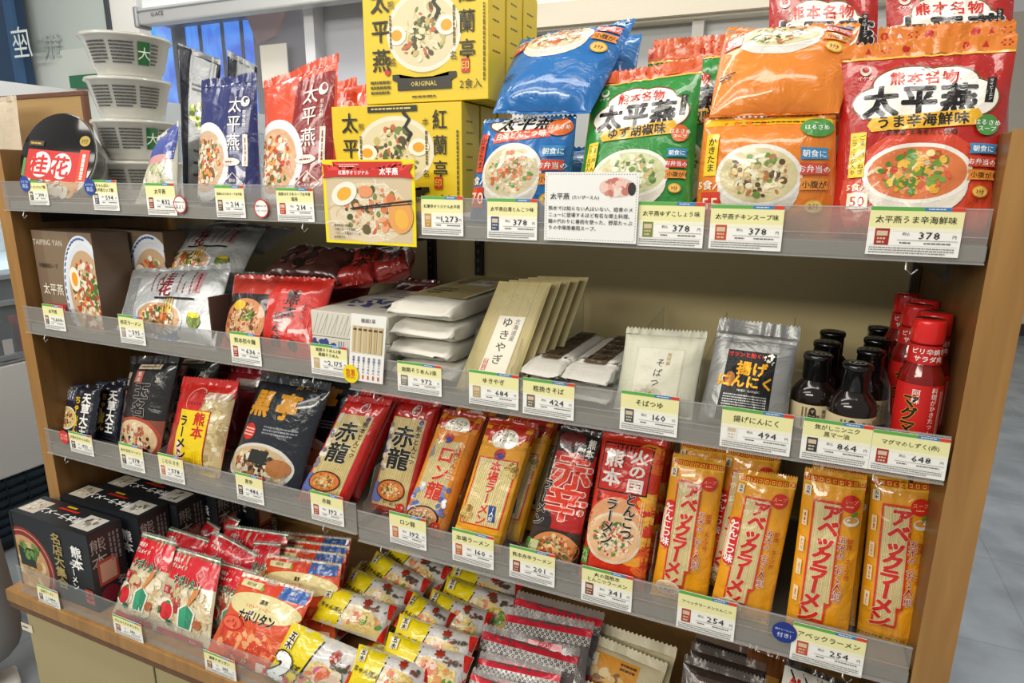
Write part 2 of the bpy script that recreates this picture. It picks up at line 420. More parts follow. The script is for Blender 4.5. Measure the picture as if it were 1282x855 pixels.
def bag(name, label, cat, q, T=0.03, mode='pillow', base='#c02020', kind='film', design=None, seal=(0.05, 0.06), sealc=None, sealk=None, group=None, pinch=0.03, wr=0.0018, seed=0, nu=30, nv=36, bseal=None, side=None, zmin=None):
    sf = Surf(q, T, mode, seal, wr, pinch, seed)
    sf.zmin = (min(sf.bl[2], sf.br[2]) if zmin is None else zmin)+.0008
    lo = np.minimum(sf.bl, sf.br); root = thing(name, label, cat, ((sf.bl[0]+sf.br[0])/2, (sf.bl[1]+sf.br[1])/2, lo[2]), group)
    tb, tt = seal; e = 1e-6
    ts = [tb+(1-tb-tt)*(.5-.5*math.cos(math.pi*j/nv)) for j in range(nv+1)]; ss = [.5-.5*math.cos(math.pi*i/nu) if mode in ('pillow', 'tube') else i/nu for i in range(nu+1)]
    st = [(a, b) for b in ts for a in ss]
    mb = MB(); mb.grid(sf.P(st), nu, nv, mat(base, kind)); mb.grid(sf.P(st, 0, True), nu, nv, mat(side or base, kind), True)
    if design: design(Print(sf, mb, kind, seed+3))
    mb.build('pouch_body' if mode == 'pouch' else 'bag_body', root)
    def seal_(nm, t0, t1, c, k, up):
        m2 = MB(); n2 = 44; rows = [t0, (t0+t1)/2, t1]; s2 = []
        for b in rows:
            for i in range(n2+1):
                z = (0.0035/sf.H if i % 2 else 0)*(1 if up else -1) if b == (t1 if up else t0) else 0
                s2.append((i/n2, b+z))
        P = sf.P(s2, 0.0); R = np.random.RandomState(seed+int(up)); wv = R.uniform(0, 6, 3)
        S = np.array(s2)[:, 0]; P = P+sf.n[None]*(0.0022*np.sin(S*sf.W*55+wv[0])+0.0012*np.sin(S*sf.W*130+wv[1]))[:, None]*(1 if up else .4)
        P = sf.cl(P); m2.grid(P, n2, 2, mat(c, k)); m2.grid(sf.cl(P-sf.n[None]*0.0006), n2, 2, mat(c, k), True); m2.build(nm, root)
    if tt > 0: seal_('top_seal', 1-tt, 1, sealc or base, sealk or kind, True)
    if tb > 0: seal_('bottom_seal', 0, tb, bseal or sealc or base, sealk or kind, False)
    return root
def Q(tl, tr, ul, ur, Yt, Yb, zs):                    # upright bag: top corners in the photo, foot columns, depths, shelf height
    yt = Yt if isinstance(Yt, tuple) else (Yt, Yt); yb = Yb if isinstance(Yb, tuple) else (Yb, Yb)
    return (foot(ul, yb[0], zs), foot(ur, yb[1], zs), px(tl[0], tl[1], yt[0]), px(tr[0], tr[1], yt[1]))
def QP(bl, br, tl, tr): return tuple(px(*c) for c in (bl, br, tl, tr))

def carton(name, label, cat, o, ex, ey, ez, base, designs, kind='card', group=None, bev=0.0012, part='carton_body'):
    """A printed carton: front-bottom-left corner o, edge vectors to the right, back and up."""
    o, ex, ey, ez = [np.array(v, float) for v in (o, ex, ey, ez)]; o = o+[0, 0, .0006]; ez = ez*(1-.0008/ez[2])
    root = thing(name, label, cat, o+(ex+ey)/2, group); mb = MB()
    P = [o, o+ex, o+ex+ey, o+ey]; mb.hexa([*P, *[p+ez for p in P]], mat(base, kind), bev)
    FQ = {'front': (o, o+ex, o+ez, o+ex+ez), 'right': (o+ex, o+ex+ey, o+ex+ez, o+ex+ey+ez), 'top': (o+ez, o+ex+ez, o+ez+ey, o+ex+ey+ez), 'left': (o+ey, o, o+ey+ez, o+ez)}
    for f, fn in designs.items(): fn(Print(Surf(FQ[f], 0, 'flat', wr=0), mb, kind, len(label), 0.00012, 0.0002))
    mb.build(part, root)
    return root

# ---------------------------------------------------------------- the setting
Z1, Z2, Z3, ZD, DEP = (1.387, 1.371), (1.109, 1.098), (0.809, 0.797), 0.50, 0.41
BT = 0.018                                            # shelf board thickness
S1 = (Z1[0]+BT, Z1[1]+BT); S2 = (Z2[0]+BT, Z2[1]+BT); S3 = (Z3[0]+BT, Z3[1]+BT)
def struct(name, mb): o = mb.build(name); o['kind'] = 'structure'; return o
b = MB(); b.box((-4, -3.2, -0.05), (6.5, 7.2, 0), mat('#9aa0a4', 'floor')); struct('floor', b)
b = MB(); b.box((1.9, 6.9, 0), (6.5, 7.0, 3.0), mat('#e6dcc6', 'paper')); struct('wall_far', b)
b = MB(); b.box((1.9, 6.88, 0), (6.5, 6.9, 0.12), mat('#3a3a3c', 'card')); struct('baseboard_far', b)
WY = 1.0
def slab(mb, u0, v0, u1, v1, Y, th, m):               # a wall-parallel slab seen between two photo corners
    p, q = px(u0, v0, Y), px(u1, v1, Y)
    mb.box((p[0], Y, q[2]), (q[0], Y+th, p[2]), m)
    return p, q
b = MB(); b.box((-3.2, WY+.03, 0), (1.93, WY+.13, 1.42), mat('#c9c7c0', 'paper')); struct('wall_back', b)
xa = px(150, 60, WY)[0]; xb = px(183, 60, WY)[0]; xc = px(640, 40, WY)[0]
b = MB(); b.box((xa, WY-.02, 1.42), (xb, WY+.03, 3), mat('#cfccc6', 'paper')); b.box((xa-.02, WY-.03, 1.42), (xa, WY+.05, 3), mat('#3b3f45', 'card')); struct('trim_1', b)
b = MB(); b.box((px(386, 60, WY)[0], WY-.015, 1.42), (px(398, 60, WY)[0], WY+.04, 3), mat('#d4d6dc', 'paper'))
b.box((xc-.02, WY-.02, 1.42), (xc+.05, WY+.13, 3), mat('#d8d4c8', 'paper')); struct('trim_2', b)
# window by the left: milky glass with the shop's name read from behind
b = MB(); b.box((-3.2, WY+.02, 1.42), (xa, WY+.035, 3), mat('#b4bdb8', 'card')); 
b.box((-3.2, WY+.005, 1.42), (xa, WY+.02, px(80, 62, WY)[2]), mat('#c3c8c2', 'card'))
w1 = struct('window_1', b)
b = MB(); p = px(30, 0, WY-.03); q = px(42, 105, WY-.03); b.box((-3.2, WY-.06, 1.42), (q[0]-.02, WY-.01, 3), mat('#24405f', 'card'))
b.box((px(12, 50, WY-.07)[0], WY-.075, 1.42), (px(22, 50, WY-.07)[0], WY-.06, 3), mat('#31557c', 'card')); struct('trim_3', b)
for tx, u0, v0, sz in (('座', 27, 53, .17), ('銀', 64, 57, .15)):
    c = px(u0, v0, WY-.09 if tx == '座' else WY-.0)
    t = thing('window_lettering', 'pale mirrored character %s on the shop window, %s' % (('座', 'on the dark blue post') if tx == '座' else ('銀', 'on the milky pane')), 'lettering', c)
    h = sz/2; mb = MB(); sf = Surf((c+[h, 0, -h], c+[-h, 0, -h], c+[h, 0, h], c+[-h, 0, h]), wr=0)
    Print(sf, mb, 'card', lift=-.0015, step=-.0001).text(tx, .5, .5, .75, '#d9e1df' if tx == '座' else '#a9b3ae', bold=0); o = mb.build('character', t)
b = MB(); p, q = slab(b, 86, 95, 132, 107, WY-.02, .01, mat('#2f6b4c', 'card')); o = b.build('window_sign'); tag(o, 'small green sign low on the milky window pane', 'sign')
# window in the middle: clear glass, the lit street outside
b = MB(); b.box((xb, WY+.05, 1.42), (px(386, 60, WY)[0], WY+.056, 3), mat('#eef3f6', 'acryl')); struct('window_2', b)
b = MB(); b.box((px(398, 60, WY)[0], WY+.04, 1.42), (xc, WY+.05, 3), mat('#bcc0ca', 'card')); struct('window_3', b)
YO = 2.6
t = thing('building_facade', 'blue lit glass building facade seen through the middle window', 'building', (-1.4, YO, 0))
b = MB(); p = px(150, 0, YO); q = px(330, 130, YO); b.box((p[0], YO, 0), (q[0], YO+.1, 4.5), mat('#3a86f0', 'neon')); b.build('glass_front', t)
for u0 in (186, 226, 253, 281, 305):
    b = MB(); wd = .12 if u0 == 226 else .02; x = px(u0, 60, YO)[0]; b.box((x-wd/2, YO-.012, 0), (x+wd/2, YO, 4.5), mat('#33445f', 'card')); b.build('mullion', t)
b = MB(); z = px(250, 22, YO)[2]; b.box((px(215, 22, YO)[0], YO-.07, z-.05), (q[0], YO-.01, z+.05), mat('#33445f', 'card')); b.build('transom', t)
b = MB(); YP = 2.4; b.box((px(318, 60, YP)[0], YP, 0), (px(384, 60, YP)[0], YP+.1, 4.5), mat('#8f8189', 'paper')); 
pp = [px(u, v, YP-.02) for u, v in ((303, 8), (362, 5), (344, 45), (322, 55))]; pq = [c+np.array([0, .02, 0]) for c in pp]; b.hexa([*pq, *pp], mat('#b98a86', 'paper')); struct('wall_outside', b)
b = MB(); slab(b, 325, 57, 362, 108, WY+.02, .004, mat('#dcd9cf', 'paper')); o = b.build('paper_notice'); tag(o, 'blank cream paper notice taped to the middle window glass', 'notice')
t = thing('roller_blind', 'long pale grey roller blind bar hanging across the middle window', 'blind', px(300, 8, WY-.08))
p = px(178, 12, WY-.08); q = px(420, 0, WY-.08); b = MB(); b.box((p[0], WY-.1, p[2]-.055), (xc+.05, WY-.05, p[2]), mat('#c9cac9', 'metal'), .006); b.box((p[0], WY-.102, p[2]-.014), (xc+.05, WY-.1, p[2]-.01), mat('#8c8f91', 'metal'))
b.build('bottom_bar', t)
b = MB(); b.box((p[0]-.022, WY-.105, p[2]-.065), (p[0], WY-.045, p[2]+.008), mat('#9fa2a3', 'metal'), .008); b.build('end_cap', t)
b = MB(); b.box((p[0], WY-.078, p[2]), (xc+.05, WY-.074, 3), mat('#c8cccb', 'card')); b.build('blind_fabric', t)
mb = MB(); c = px(194, 17, WY-.102); Print(Surf((c+[-.03, 0, -.02], c+[.05, 0, -.02], c+[-.03, 0, .02], c+[.05, 0, .02]), wr=0), mb, 'card').text('U-ACE', .5, .5, .5, '#3a3d42', bold=.02); mb.build('maker_mark', t)
# rails and frosted panes on the right
b = MB()
for v0, v1, y, c in ((-60, 8, WY-.02, '#f2efe6'), (8, 37, WY-.04, '#ddd6c4'), (37, 42, WY-.02, '#e6e2d6')):
    p = px(645, v0, y); q = px(645, v1, y); b.box((xc, y, q[2]), (1.93, y+.05, p[2]), mat(c, 'paper'))
struct('trim_4', b)
b = MB(); xg = px(866, 40, WY)[0]; b.box((xc, WY+.03, 1.42), (xg, WY+.04, px(645, 40, WY)[2]), mat('#a9aeb0', 'card')); struct('window_4', b)
b = MB(); b.box((xg+.03, WY+.03, 1.42), (1.93, WY+.04, px(645, 40, WY)[2]), mat('#d3d7da', 'card')); struct('window_5', b)
b = MB(); b.box((xg, WY, 1.42), (xg+.03, WY+.05, px(645, 40, WY)[2]), mat('#e3e3df', 'paper')); b.box((1.90, WY-.02, 1.42), (1.95, WY+.13, 3), mat('#dcd9d0', 'paper')); struct('trim_5', b)

# ---------------------------------------------------------------- the display fixture
WOOD = mat('#7e5b31', 'wood'); WOODL = mat('#a67d48', 'wood'); WOODD = mat('#6b4a28', 'wood')
t = thing('display_fixture', 'tall wooden shop display fixture with a cream back and base cabinets', 'display fixture', (0.9, 0.15, 0))
for x0, x1, xi in ((-0.045, -0.004, -0.004), (1.806, 1.847, 1.806)):
    b = MB(); b.box((x0, 0, 0.02), (x1, 0.45, 1.515), WOOD, .002); o = b.build('side_panel', t)
    b = MB(); b.box((x0-.0005, -.0003, 0.46 if x0 < 0 else .02), (x1+.0005, 0, 1.516), WOODL); b.build('edge_band', t)
b = MB(); b.box((-0.004, DEP+.004, 0.46), (0.9, DEP+.02, 1.36), mat('#cfbf92', 'paper')); b.build('back_panel', t)
b = MB(); b.box((0.9, DEP+.004, 0.46), (1.806, DEP+.02, 1.36), mat('#dccb98', 'paper')); b.build('back_panel', t)
for u0, v0 in ((541, 345), (600, 330)):
    x = px(u0, v0, DEP-.006)[0]; b = MB(); b.box((x-.008, DEP-.012, 0.5), (x+.008, DEP+.004, 1.38), mat('#1e1d1b', 'metal'))
    for k in range(40): b.box((x-.003, DEP-.0128, .56+k*.02), (x+.003, DEP-.012, .568+k*.02), mat('#4c4a45', 'metal'))
    b.build('slotted_upright', t)
b = MB(); b.box((1.79, DEP-.012, .5), (1.80, DEP+.004, 1.38), mat('#6e6656', 'metal')); b.build('slotted_upright', t)
b = MB(); b.box((-0.047, -0.132, ZD-.032), (1.85, DEP, ZD), WOODL, .003); b.box((-.045, -.128, ZD-.05), (1.848, DEP, ZD-.032), WOODD); b.build('deck_board', t)
b = MB(); b.box((-0.04, -0.085, 0.06), (1.84, DEP, ZD-.05), mat('#8f835f', 'paper')); b.box((-.02, -.06, 0), (1.82, DEP, .06), mat('#3c352b', 'paper')); b.build('cabinet_body', t)
xs = pz(193, 847, .45)[0]
xs = px(193, 847, -.105)[0]
ed = [-0.04, xs, xs+.62, xs+1.24]
for i, x0 in enumerate(ed):
    x1 = ed[i+1] if i < 3 else 1.84
    b = MB(); b.box((x0+.003, -.103, .075), (x1-.003, -.085, ZD-.062), mat('#ab9d74', 'paper'), .002)
    d = b.build('cabinet_door', t)
    m = MB(); m.box((x0+.003, -.112, ZD-.062), (x1-.003, -.085, ZD-.052), mat('#d7cfae', 'metal'), .002); o = m.build('metal_pull_rail', t)
m = MB(); c = px(34, 786, -.1042); Print(Surf((c+[-.022, 0, -.011], c+[.022, 0, -.009], c+[-.022, 0, .011], c+[.022, 0, .013]), wr=0), m, 'card').rect(0, 0, 1, 1, '#e9e2c9').lines(.1, .3, .7, .7, 1, '#7a745e'); m.build('door_sticker', t)

RAIL = mat('#c2beb6', 'rail'); RAILE = mat('#e8e8e6', 'rail'); BOARD = mat('#a39f94', 'metal')
names = ('top', 'middle', 'lower')
for si, Z in enumerate((Z1, Z2, Z3)):
    for ui, (x0, x1) in enumerate(((-0.003, 0.8985), (0.9015, 1.805))):
        z = Z[ui]; e0 = x0-.012 if ui == 0 else x0; e1 = x1-.012 if ui == 1 else x1
        if ui == 1: e1 = x1-.004
        t = thing('shelf', '%s shelf board of the %s half with a clear plastic price rail' % (names[si], 'left' if ui == 0 else 'right'), 'shelf', ((x0+x1)/2, .2, z))
        b = MB(); b.box((x0+.002, 0.001, z), (x1-.002, DEP-.014, z+BT), BOARD, .001); b.build('shelf_board', t)
        b = MB(); b.box((e0, -.0022, z-.001), (e1, -.0004, z+.06), RAIL); b.box((e0, -.0026, z+.027), (e1, -.0022, z+.0282), RAILE); b.box((e0, -.006, z-.003), (e1, -.0004, z-.001), RAILE); b.box((e0, -.0032, z+.0585), (e1, -.0004, z+.06), RAILE)
        b.build('price_rail', t)
        for xx in (x0+.02, x1-.03):
            b = MB(); b.box((xx, .05, z-.03), (xx+.004, DEP-.014, z-.0003), mat('#2b2925', 'metal')); b.build('bracket', t)
            b = MB(); c = xx+.03 if xx < (x0+x1)/2 else xx-.05
            b.tube([(c, .0, z-.002), (c, -.004, z-.012), (c+.006, -.006, z-.018), (c+.012, -.003, z-.012)], .0012, mat('#cfd0d0', 'metal'), 6); b.build('rail_hook', t)
t = thing('deck_fence', 'clear acrylic fence along the front edge of the bottom deck', 'fence', (.9, -.12, ZD))
b = MB(); b.box((0.0, -.1235, ZD+.0004), (1.8, -.1215, ZD+.072), mat('#dfe3e2', 'acryl')); b.box((0, -.1215, ZD+.0004), (1.8, -.112, ZD+.002), mat('#dfe3e2', 'acryl')); b.build('fence_panel', t)
b = MB(); b.box((0.0, -.124, ZD+.0705), (1.8, -.121, ZD+.072), mat('#e3e7e6', 'acryl')); b.build('top_edge', t)

def divider(u, v, z, hi, label, n=0):                 # clear plate, its front edge at photo column u
    x = px(u, v, 0.012)[0]; t = thing('acrylic_divider', label, 'divider', (x, .2, z))
    pr = [(.012, 0), (DEP-.02, 0), (DEP-.02, hi), (.055, hi*.82), (.03, .055), (.012, .05)]
    mb = MB(); n_ = len(pr); V = [(x-.0008, y, z+h) for y, h in pr]+[(x+.0008, y, z+h) for y, h in pr]
    mb.add(V, [tuple(range(n_))[::-1], tuple(range(n_, 2*n_))], mat('#e2e6e4', 'acryl'), False); mb.build('plate', t)
    mb = MB(); mb.add(V, [(i, (i+1) % n_, n_+(i+1) % n_, n_+i) for i in range(n_)], mat('#6f7470', 'rail'), False); mb.build('cut_edge', t)

# ---------------------------------------------------------------- price cards
def price_card(u0, v0, u1, v1, name, price, label, thumb='#8a4b3a', Y=-.0042, two=None, dark=False, grp=None, size=.17):
    p, q = px(u0, v0, Y), px(u1, v1, Y)
    if Y < -.1: q[2] = ZD+.001; p[2] = q[2]+.046
    sf = (np.array([p[0], Y, q[2]]), np.array([q[0], Y, q[2]]), np.array([p[0], Y, p[2]]), np.array([q[0], Y, p[2]]))
    mb = MB(); mb.box((p[0], Y, q[2]), (q[0], Y+.0009, p[2]), mat('#fbfaf4', 'card'))
    d = Print(Surf(sf, wr=0), mb, 'card', len(label)+int(u0), .00008, .00008)
    d.rect(0, .57, 1, .93, '#f4efb0'); d.rect(0, .50, 1, .58, '#faf7dc')
    d.rect(0, .92, .58, 1, '#5fae4e'); d.rect(.58, .92, .86, 1, '#3f7fb8'); d.rect(.86, .92, 1, 1, '#d9412f')
    d.lines(.62, .94, .82, .98, 1, '#e9f0f6')
    n = len(name); h = min(size, .86/max(1, n)/d.as_)
    if two: d.text(name, .5, .82, min(.13, h), '#2b2f18', bold=.015); d.text(two, .5, .67, .13, '#2b2f18', bold=.015)
    else: d.text(name, .5, .74, h, '#2b2f18', bold=.015)
    d.rect(.08, .21, .24, .55, thumb); d.rect(.1, .4, .22, .5, '#d9c4a4'); d.lines(.11, .23, .21, .38, 2, '#d9c4a4', dash=(.02, .05))
    d.text('税込', .42, .45, .07, '#333333'); d.text(price, .67, .43, .2, '#22262a', bold=.012, ax=1.25); d.text('円', .93, .41, .08, '#333333')
    d.rect(.33, .315, .97, .325, '#8b8b88'); d.lines(.36, .24, .5, .29, 1, '#555555'); d.lines(.62, .24, .95, .29, 1, '#666666')
    d.rect(.03, .2, .97, .205, '#b0b0ac'); d.lines(.03, .03, .95, .18, 3, '#777777', fill=.4, dash=(.012, .04))
    o = mb.build('price_card'); return tag(o, label, 'price card', grp)
def sticker(u, v, r, col, txt, tcol, label, Y=-.0060, ring=None):
    c = px(u, v, Y); e = px(u+r, v, Y)[0]-c[0]
    if isinstance(r, tuple): e = r[1]
    mb = MB(); n = 32; V = []
    rr = .0165 if e > .0165 else e
    for y in (Y, Y+.0006): V += [(c[0]+rr*math.cos(6.2832*k/n), y, c[2]+rr*math.sin(6.2832*k/n)) for k in range(n)]
    mb.add(V, [tuple(range(n)), tuple(range(n, 2*n))[::-1]]+[(k, n+k, n+(k+1) % n, (k+1) % n) for k in range(n)], mat(ring or col, 'card'), False)
    d = Print(Surf((c+[-rr, 0, -rr], c+[rr, 0, -rr], c+[-rr, 0, rr], c+[rr, 0, rr]), wr=0), mb, 'card', 3, .0001, .0001)
    if ring: d.circ(.5, .5, .43, col)
    for i, tx in enumerate(txt): d.text(tx, .5, .5+(len(txt)-1)*.13-.26*i, min(.3, .76/len(tx)), tcol, bold=.02)
    o = mb.build('round_sticker'); return tag(o, label, 'sticker')

# ---------------------------------------------------------------- print designs
FOODR = ['#e8dcc0', '#f0e2c4', '#d8613c', '#4f7a2e', '#e9a24a', '#c94a30', '#f2ead6', '#8a5a2e']
FOODH = ['#e9b23a', '#f0c04a', '#5a8a34', '#d8613c', '#c94a30', '#e8a060', '#7a9a3a', '#f0d890']
FOODC = ['#e6dab0', '#c9b27a', '#b5763f', '#5f4a2a', '#6f8f3a', '#e9c98a', '#efe4c6']
FOODB = ['#e88a5a', '#e6dab8', '#6f9a4a', '#d86a44', '#f0e2c4', '#d9a27a']
FOODG = ['#e9e4cf', '#dcd9b8', '#7f9a4a', '#4f7a3a', '#efe9d2', '#b9c48a', '#c9b27a']
FOODM = ['#ead9b0', '#e6cfa0', '#c8793e', '#5d4a2e', '#4c7a34', '#f0e6cc', '#b5502e', '#8f3b28']
def pot(d, x, y, h):
    d.ell(x, y, h*1.0*d.as_, h*.8, '#d9a23a'); d.ell(x, y, h*.85*d.as_, h*.66, '#f4cf6a'); d.text('3分', x, y, h*.7, '#b03018', bold=.03); d.L += 1
def ribbons(d, x, y, w, h):
    for i, (c, tx) in enumerate((('#3f8fc4', '朝食に'), ('#d8503c', 'お弁当の'), ('#e8923a', '小腹が'))):
        yy = y-i*h*1.25; d.star([(x-w/2, yy-h/2), (x+w/2, yy-h*.4), (x+w*.42, yy), (x+w/2, yy+h*.5), (x-w/2, yy+h/2), (x-w*.44, yy)], c, up=False)
        d.L += 1; d.text(tx, x, yy, h*.62, '#ffffff' if i < 2 else '#3a2a10', bold=.02); d.L -= 1
    d.L += 2
def seven_veg(d, y, col):
    for i in range(9):
        x = .05+i*.112
        if i % 3 == 0: d.circ(x, y, .018, col, 12, False)
        elif i % 3 == 1: d.star([(x-.02, y-.014), (x+.02, y-.014), (x, y+.018)], col, up=False)
        else:
            for k in range(6): d.ell(x+.013*math.cos(k*1.047)*d.as_*1.6, y+.013*math.sin(k*1.047), .008, .0055, col, k, 6, False)
    d.L += 1
def taipingyan(main, glow, taste, tcol, num, dish, cols, circle, cup=None, top='#e8852c', sub=None):
    def f(d):
        d.ell(.5, .2, .46, .34, glow) if glow else None
        d.rect(0, .925, 1, 1, top); seven_veg(d, .962, '#c8281c')
        d.rect(0, .915, 1, .926, '#f3c14c')
        for k, (c, g) in enumerate((('#7a4a1c', .010), ('#fbf6ea', 0))):
            for X, Y, rx, ry in ((.50, .69, .36, .10), (.27, .68, .19, .085), (.76, .69, .17, .095), (.42, .775, .22, .085), (.62, .77, .19, .08)):
                d.ell(X, Y, rx+g*1.1, ry+g, c, up=False, dl=d.R.uniform(0, .4))
            d.L += 1
        d.text('熊本名物', .5, .80, .07, '#d0281e', bold=.05, sp=1.06)
        d.text('太平燕', .48, .685, .165, '#17120e', bold=.075, sp=1.0, ax=.98, ol='#ffffff', ow=.03)
        d.rect(.855, .665, .905, .79, '#1c1814', .01); d.text('タイピーエン', .882, .73, .018, '#ffffff', True)
        d.circ(.15, .855, .026, '#e8e0d0'); d.circ(.15, .862, .017, main); d.text('イケダ', .15, .815, .024, '#f4ece0', bold=.02)
        d.star([(.2, .53), (.83, .555), (.85, .6), (.82, .635), (.2, .60), (.17, .565)], '#f2b92e'); d.text(taste, .5, .583, .072 if len(taste) < 6 else .066, '#1b140c', bold=.05, rot=.04)
        if sub: d.text(sub, .5, .525, .03, '#2a1a10', bold=.02)
        d.bowl(.49, .32, .33, .15, '#f3efe4', dish, cols, 90, .03, side='#e6e0d2')
        d.rect(.075, .3, .17, .53, '#f3d229'); d.text('ごま・卵・ねぎ', .147, .415, .029, '#2a1c0c', True, .01); d.text('ニラ・えび入り', .1, .415, .029, '#2a1c0c', True, .01)
        d.circ(.88, .555, .05, circle); d.text('はるさめ', .88, .567, .03, '#ffffff', bold=.02); d.text('スープ', .88, .537, .027, '#ffffff', bold=.02)
        ribbons(d, .87, .44, .17, .05); pot(d, .87, .235, .035)
        d.text('5食入', .14, .25, .04, '#fff6e0', bold=.03); d.rect(.08, .14, .21, .22, '#f6e9cf'); d.text(num, .145, .18, .07, main, bold=.02)
    return f
def yellow_box(d):
    d.circ(.5, .56, .33, '#bfa53a', 44); d.bowl(.5, .57, .3, .325, '#efe6cf', '#e3d6ac', ['#e9dcae', '#c8b870', '#5f6a34', '#3f4a2a', '#7a8a44', '#c9683c', '#5a4a2a', '#efe2bc'], 55, egg=[(-.72, -.05), (.62, .1)])
    d.band([(.57, .93), (.62, .86), (.585, .79), (.63, .73), (.6, .66)], .035, '#1f1b12')
    d.rect(.3, .93, .68, .985, '#25221a'); d.lines(.33, .945, .65, .975, 1, '#d8c46a')
    d.star([(.28, .1), (.72, .1), (.72, .17), (.76, .19), (.76, .235), (.7, .235), (.7, .205), (.3, .205), (.3, .235), (.24, .235), (.24, .19), (.28, .17)], '#2a271d'); d.text('ORIGINAL', .5, .152, .055, '#e6cf5c', bold=.015)
    d.text('太平燕', .15, .58, .2, '#1d1a10', True, .025, sp=1.2, ol=None); d.text('紅蘭亭', .845, .6, .19, '#1d1a10', True, .02, sp=1.2, ax=.85)
    for tx, x, y in (('熊', .245, .8), ('本', .74, .83), ('名', .74, .36), ('銘', .245, .34)): d.text(tx, x, y, .075, '#38321a')
    d.lines(.22, .45, .25, .72, 1, '#6b5f22', True); d.lines(.73, .44, .76, .76, 1, '#6b5f22', True)
    d.circ(.2, .26, .03, '#c8321e'); d.rect(.8, .22, .86, .33, '#c8321e'); d.text('印', .83, .275, .08, '#f2d84a')
    d.lines(.05, .07, .22, .2, 3, '#5a5020', dash=(.01, .03)); d.text('2食入', .87, .13, .085, '#1d1a10'); d.lines(.96, .15, .985, .75, 1, '#5a5020', True); d.lines(.4, .03, .62, .06, 1, '#5a5020')
def yellow_side(d):
    for y in (.82, .72, .62, .5, .38): d.lines(.25, y, .7, y+.03, 1, '#5a5020', dash=(.05, .1))
def stick_pack(main, window, red, title, n_=14, tonk=False):
    def f(d):
        d.rect(0, .925, 1, .985, '#f6c53a')
        for i in range(9):                             # key-pattern border
            x = .06+i*.11; s = .017; A = d.as_
            for r0, c in ((s, red), (s*.62, '#f6c53a'), (s*.3, red)): d.rect(x-r0*A, .955-r0, x+r0*A, .955+r0, c)
            d.L -= 3
        d.L += 3
        d.rect(.02, .005, .98, .05, '#f6c53a')
        for i in range(9):
            x = .06+i*.11; s = .013; A = d.as_
            for r0, c in ((s, red), (s*.6, '#f6c53a')): d.rect(x-r0*A, .027-r0, x+r0*A, .027+r0, c)
            d.L -= 2
        d.L += 2
        d.star([(.2, .12), (.56, .12), (.56, .2), (.64, .24), (.64, .84), (.2, .84)], red); d.L += 3
        d.rect(.215, .135, .55, .83, '#e8d7a2'); d.rect(.54, .245, .625, .83, '#e8d7a2'); d.stripes(.22, .135, .55, .83, 13, '#c9b06c'); d.stripes(.55, .245, .625, .83, 3, '#c9b06c')
        for p_ in ([(.2, .12), (.2, .84), (.64, .84), (.64, .24), (.57, .22), (.56, .12), (.2, .12)],): d.band(p_, .011, red)
        d.L += 1
        d.text('アベックラーメン', .41, .475, .104, '#d2291a', True, .095, sp=.85, ax=1.1, slant=.1, ol='#f8ecc8', ow=.035)
        d.text('五木の', .725, .585, .048, '#b5231a', True, .03, ol='#fdf5e2', ow=.07); d.text('（お2人前）', .725, .375, .048, '#b5231a', True, .03, ol='#fdf5e2', ow=.07)
        d.text('即席', .85, .61, .034, '#c23a1e', True, .02); d.text('スープ付', .85, .46, .032, '#c23a1e', True, .02)
        d.circ(.78, .845, .05, '#d9281c'); d.text('スープ', .78, .855, .028, '#f6b87a', bold=.02); d.lines(.71, .82, .85, .835, 1, '#f6b87a')
        d.rect(.03, .855, .14, .915, '#f4ead0'); d.text('五木', .085, .885, .026, '#222222', True, .03)
        if tonk:
            A = d.as_; d.ell(.1, .52, .13, .16, '#f8e9c8', up=True); d.rect(.02, .4, .215, .66, '#d9281c'); d.ell(.1175, .66, .0975, .035, '#d9281c'); d.ell(.1175, .4, .0975, .035, '#d9281c'); d.text('とんこつ味', .1175, .53, .062, '#ffffff', True, .04, sp=.95)
            d.bowl(.3, .1, .22, .05, '#f1ead8', '#e8c79a', ['#f0dcc0', '#e9cfa4', '#58883c', '#3f7030', '#e6b080'], 30)
        else:
            for y in (.72, .56, .42, .26): d.rect(.045, y-.045, .12, y+.045, '#f7e3b4'); d.L -= 1; d.lines(.06, y-.035, .105, y+.035, 1, '#c2401e', True); 
            d.L += 1
            d.ell(.82, .745, .13, .03, '#f0e8d4'); d.ell(.82, .752, .1, .018, '#d8963c'); d.ell(.86, .785, .06, .012, '#6a8a3a', .8)
    return f
def akaryu(d):
    d.circ(.56, .915, .042, '#f3ead8'); d.circ(.56, .915, .034, '#c8402c')
    for k in range(7): a = 0.2+k*.45; d.band([(.56+.02*math.cos(a)*d.as_*.6, .905+.012*math.sin(a)), (.56+.034*math.cos(a)*d.as_, .905+.034*math.sin(a))], .006, '#3a4a9a')
    d.L += 1
    d.rect(.1, .09, .86, .85, '#d9c78e'); d.stripes(.1, .09, .86, .85, 20, '#b89c58')
    for k in range(16): d.ell(d.R.uniform(.1, .2), d.R.uniform(.3, .84), .06, .025, d.R.choice(['#cfcabc', '#8a867c', '#e6e0d0', '#6f6a8a']), d.R.uniform(0, 3), 9, False)
    d.L += 1
    d.text('赤龍', .45, .6, .19, '#15120f', True, .045, sp=1.0, ax=1.15, ol='#eee2ba', ow=.03)
    d.text('熊本とんこつ', .76, .64, .055, '#241c12', True, .03); d.circ(.77, .825, .022, '#5a3a7a')
    d.ell(.15, .2, .16, .09, '#5f6db4', .3); d.bowl(.46, .235, .33, .095, '#4a2a22', '#d9772e', ['#f0c07a', '#e6a850', '#efd9ac', '#b84a26', '#5a7a34', '#caa05a'], 60, 0)
    d.text('ラーメン', .5, .13, .035, '#7a1c14', bold=.04); d.circ(.75, .11, .035, '#d02a20'); d.text('くせ', .75, .11, .03, '#ffe9d0')
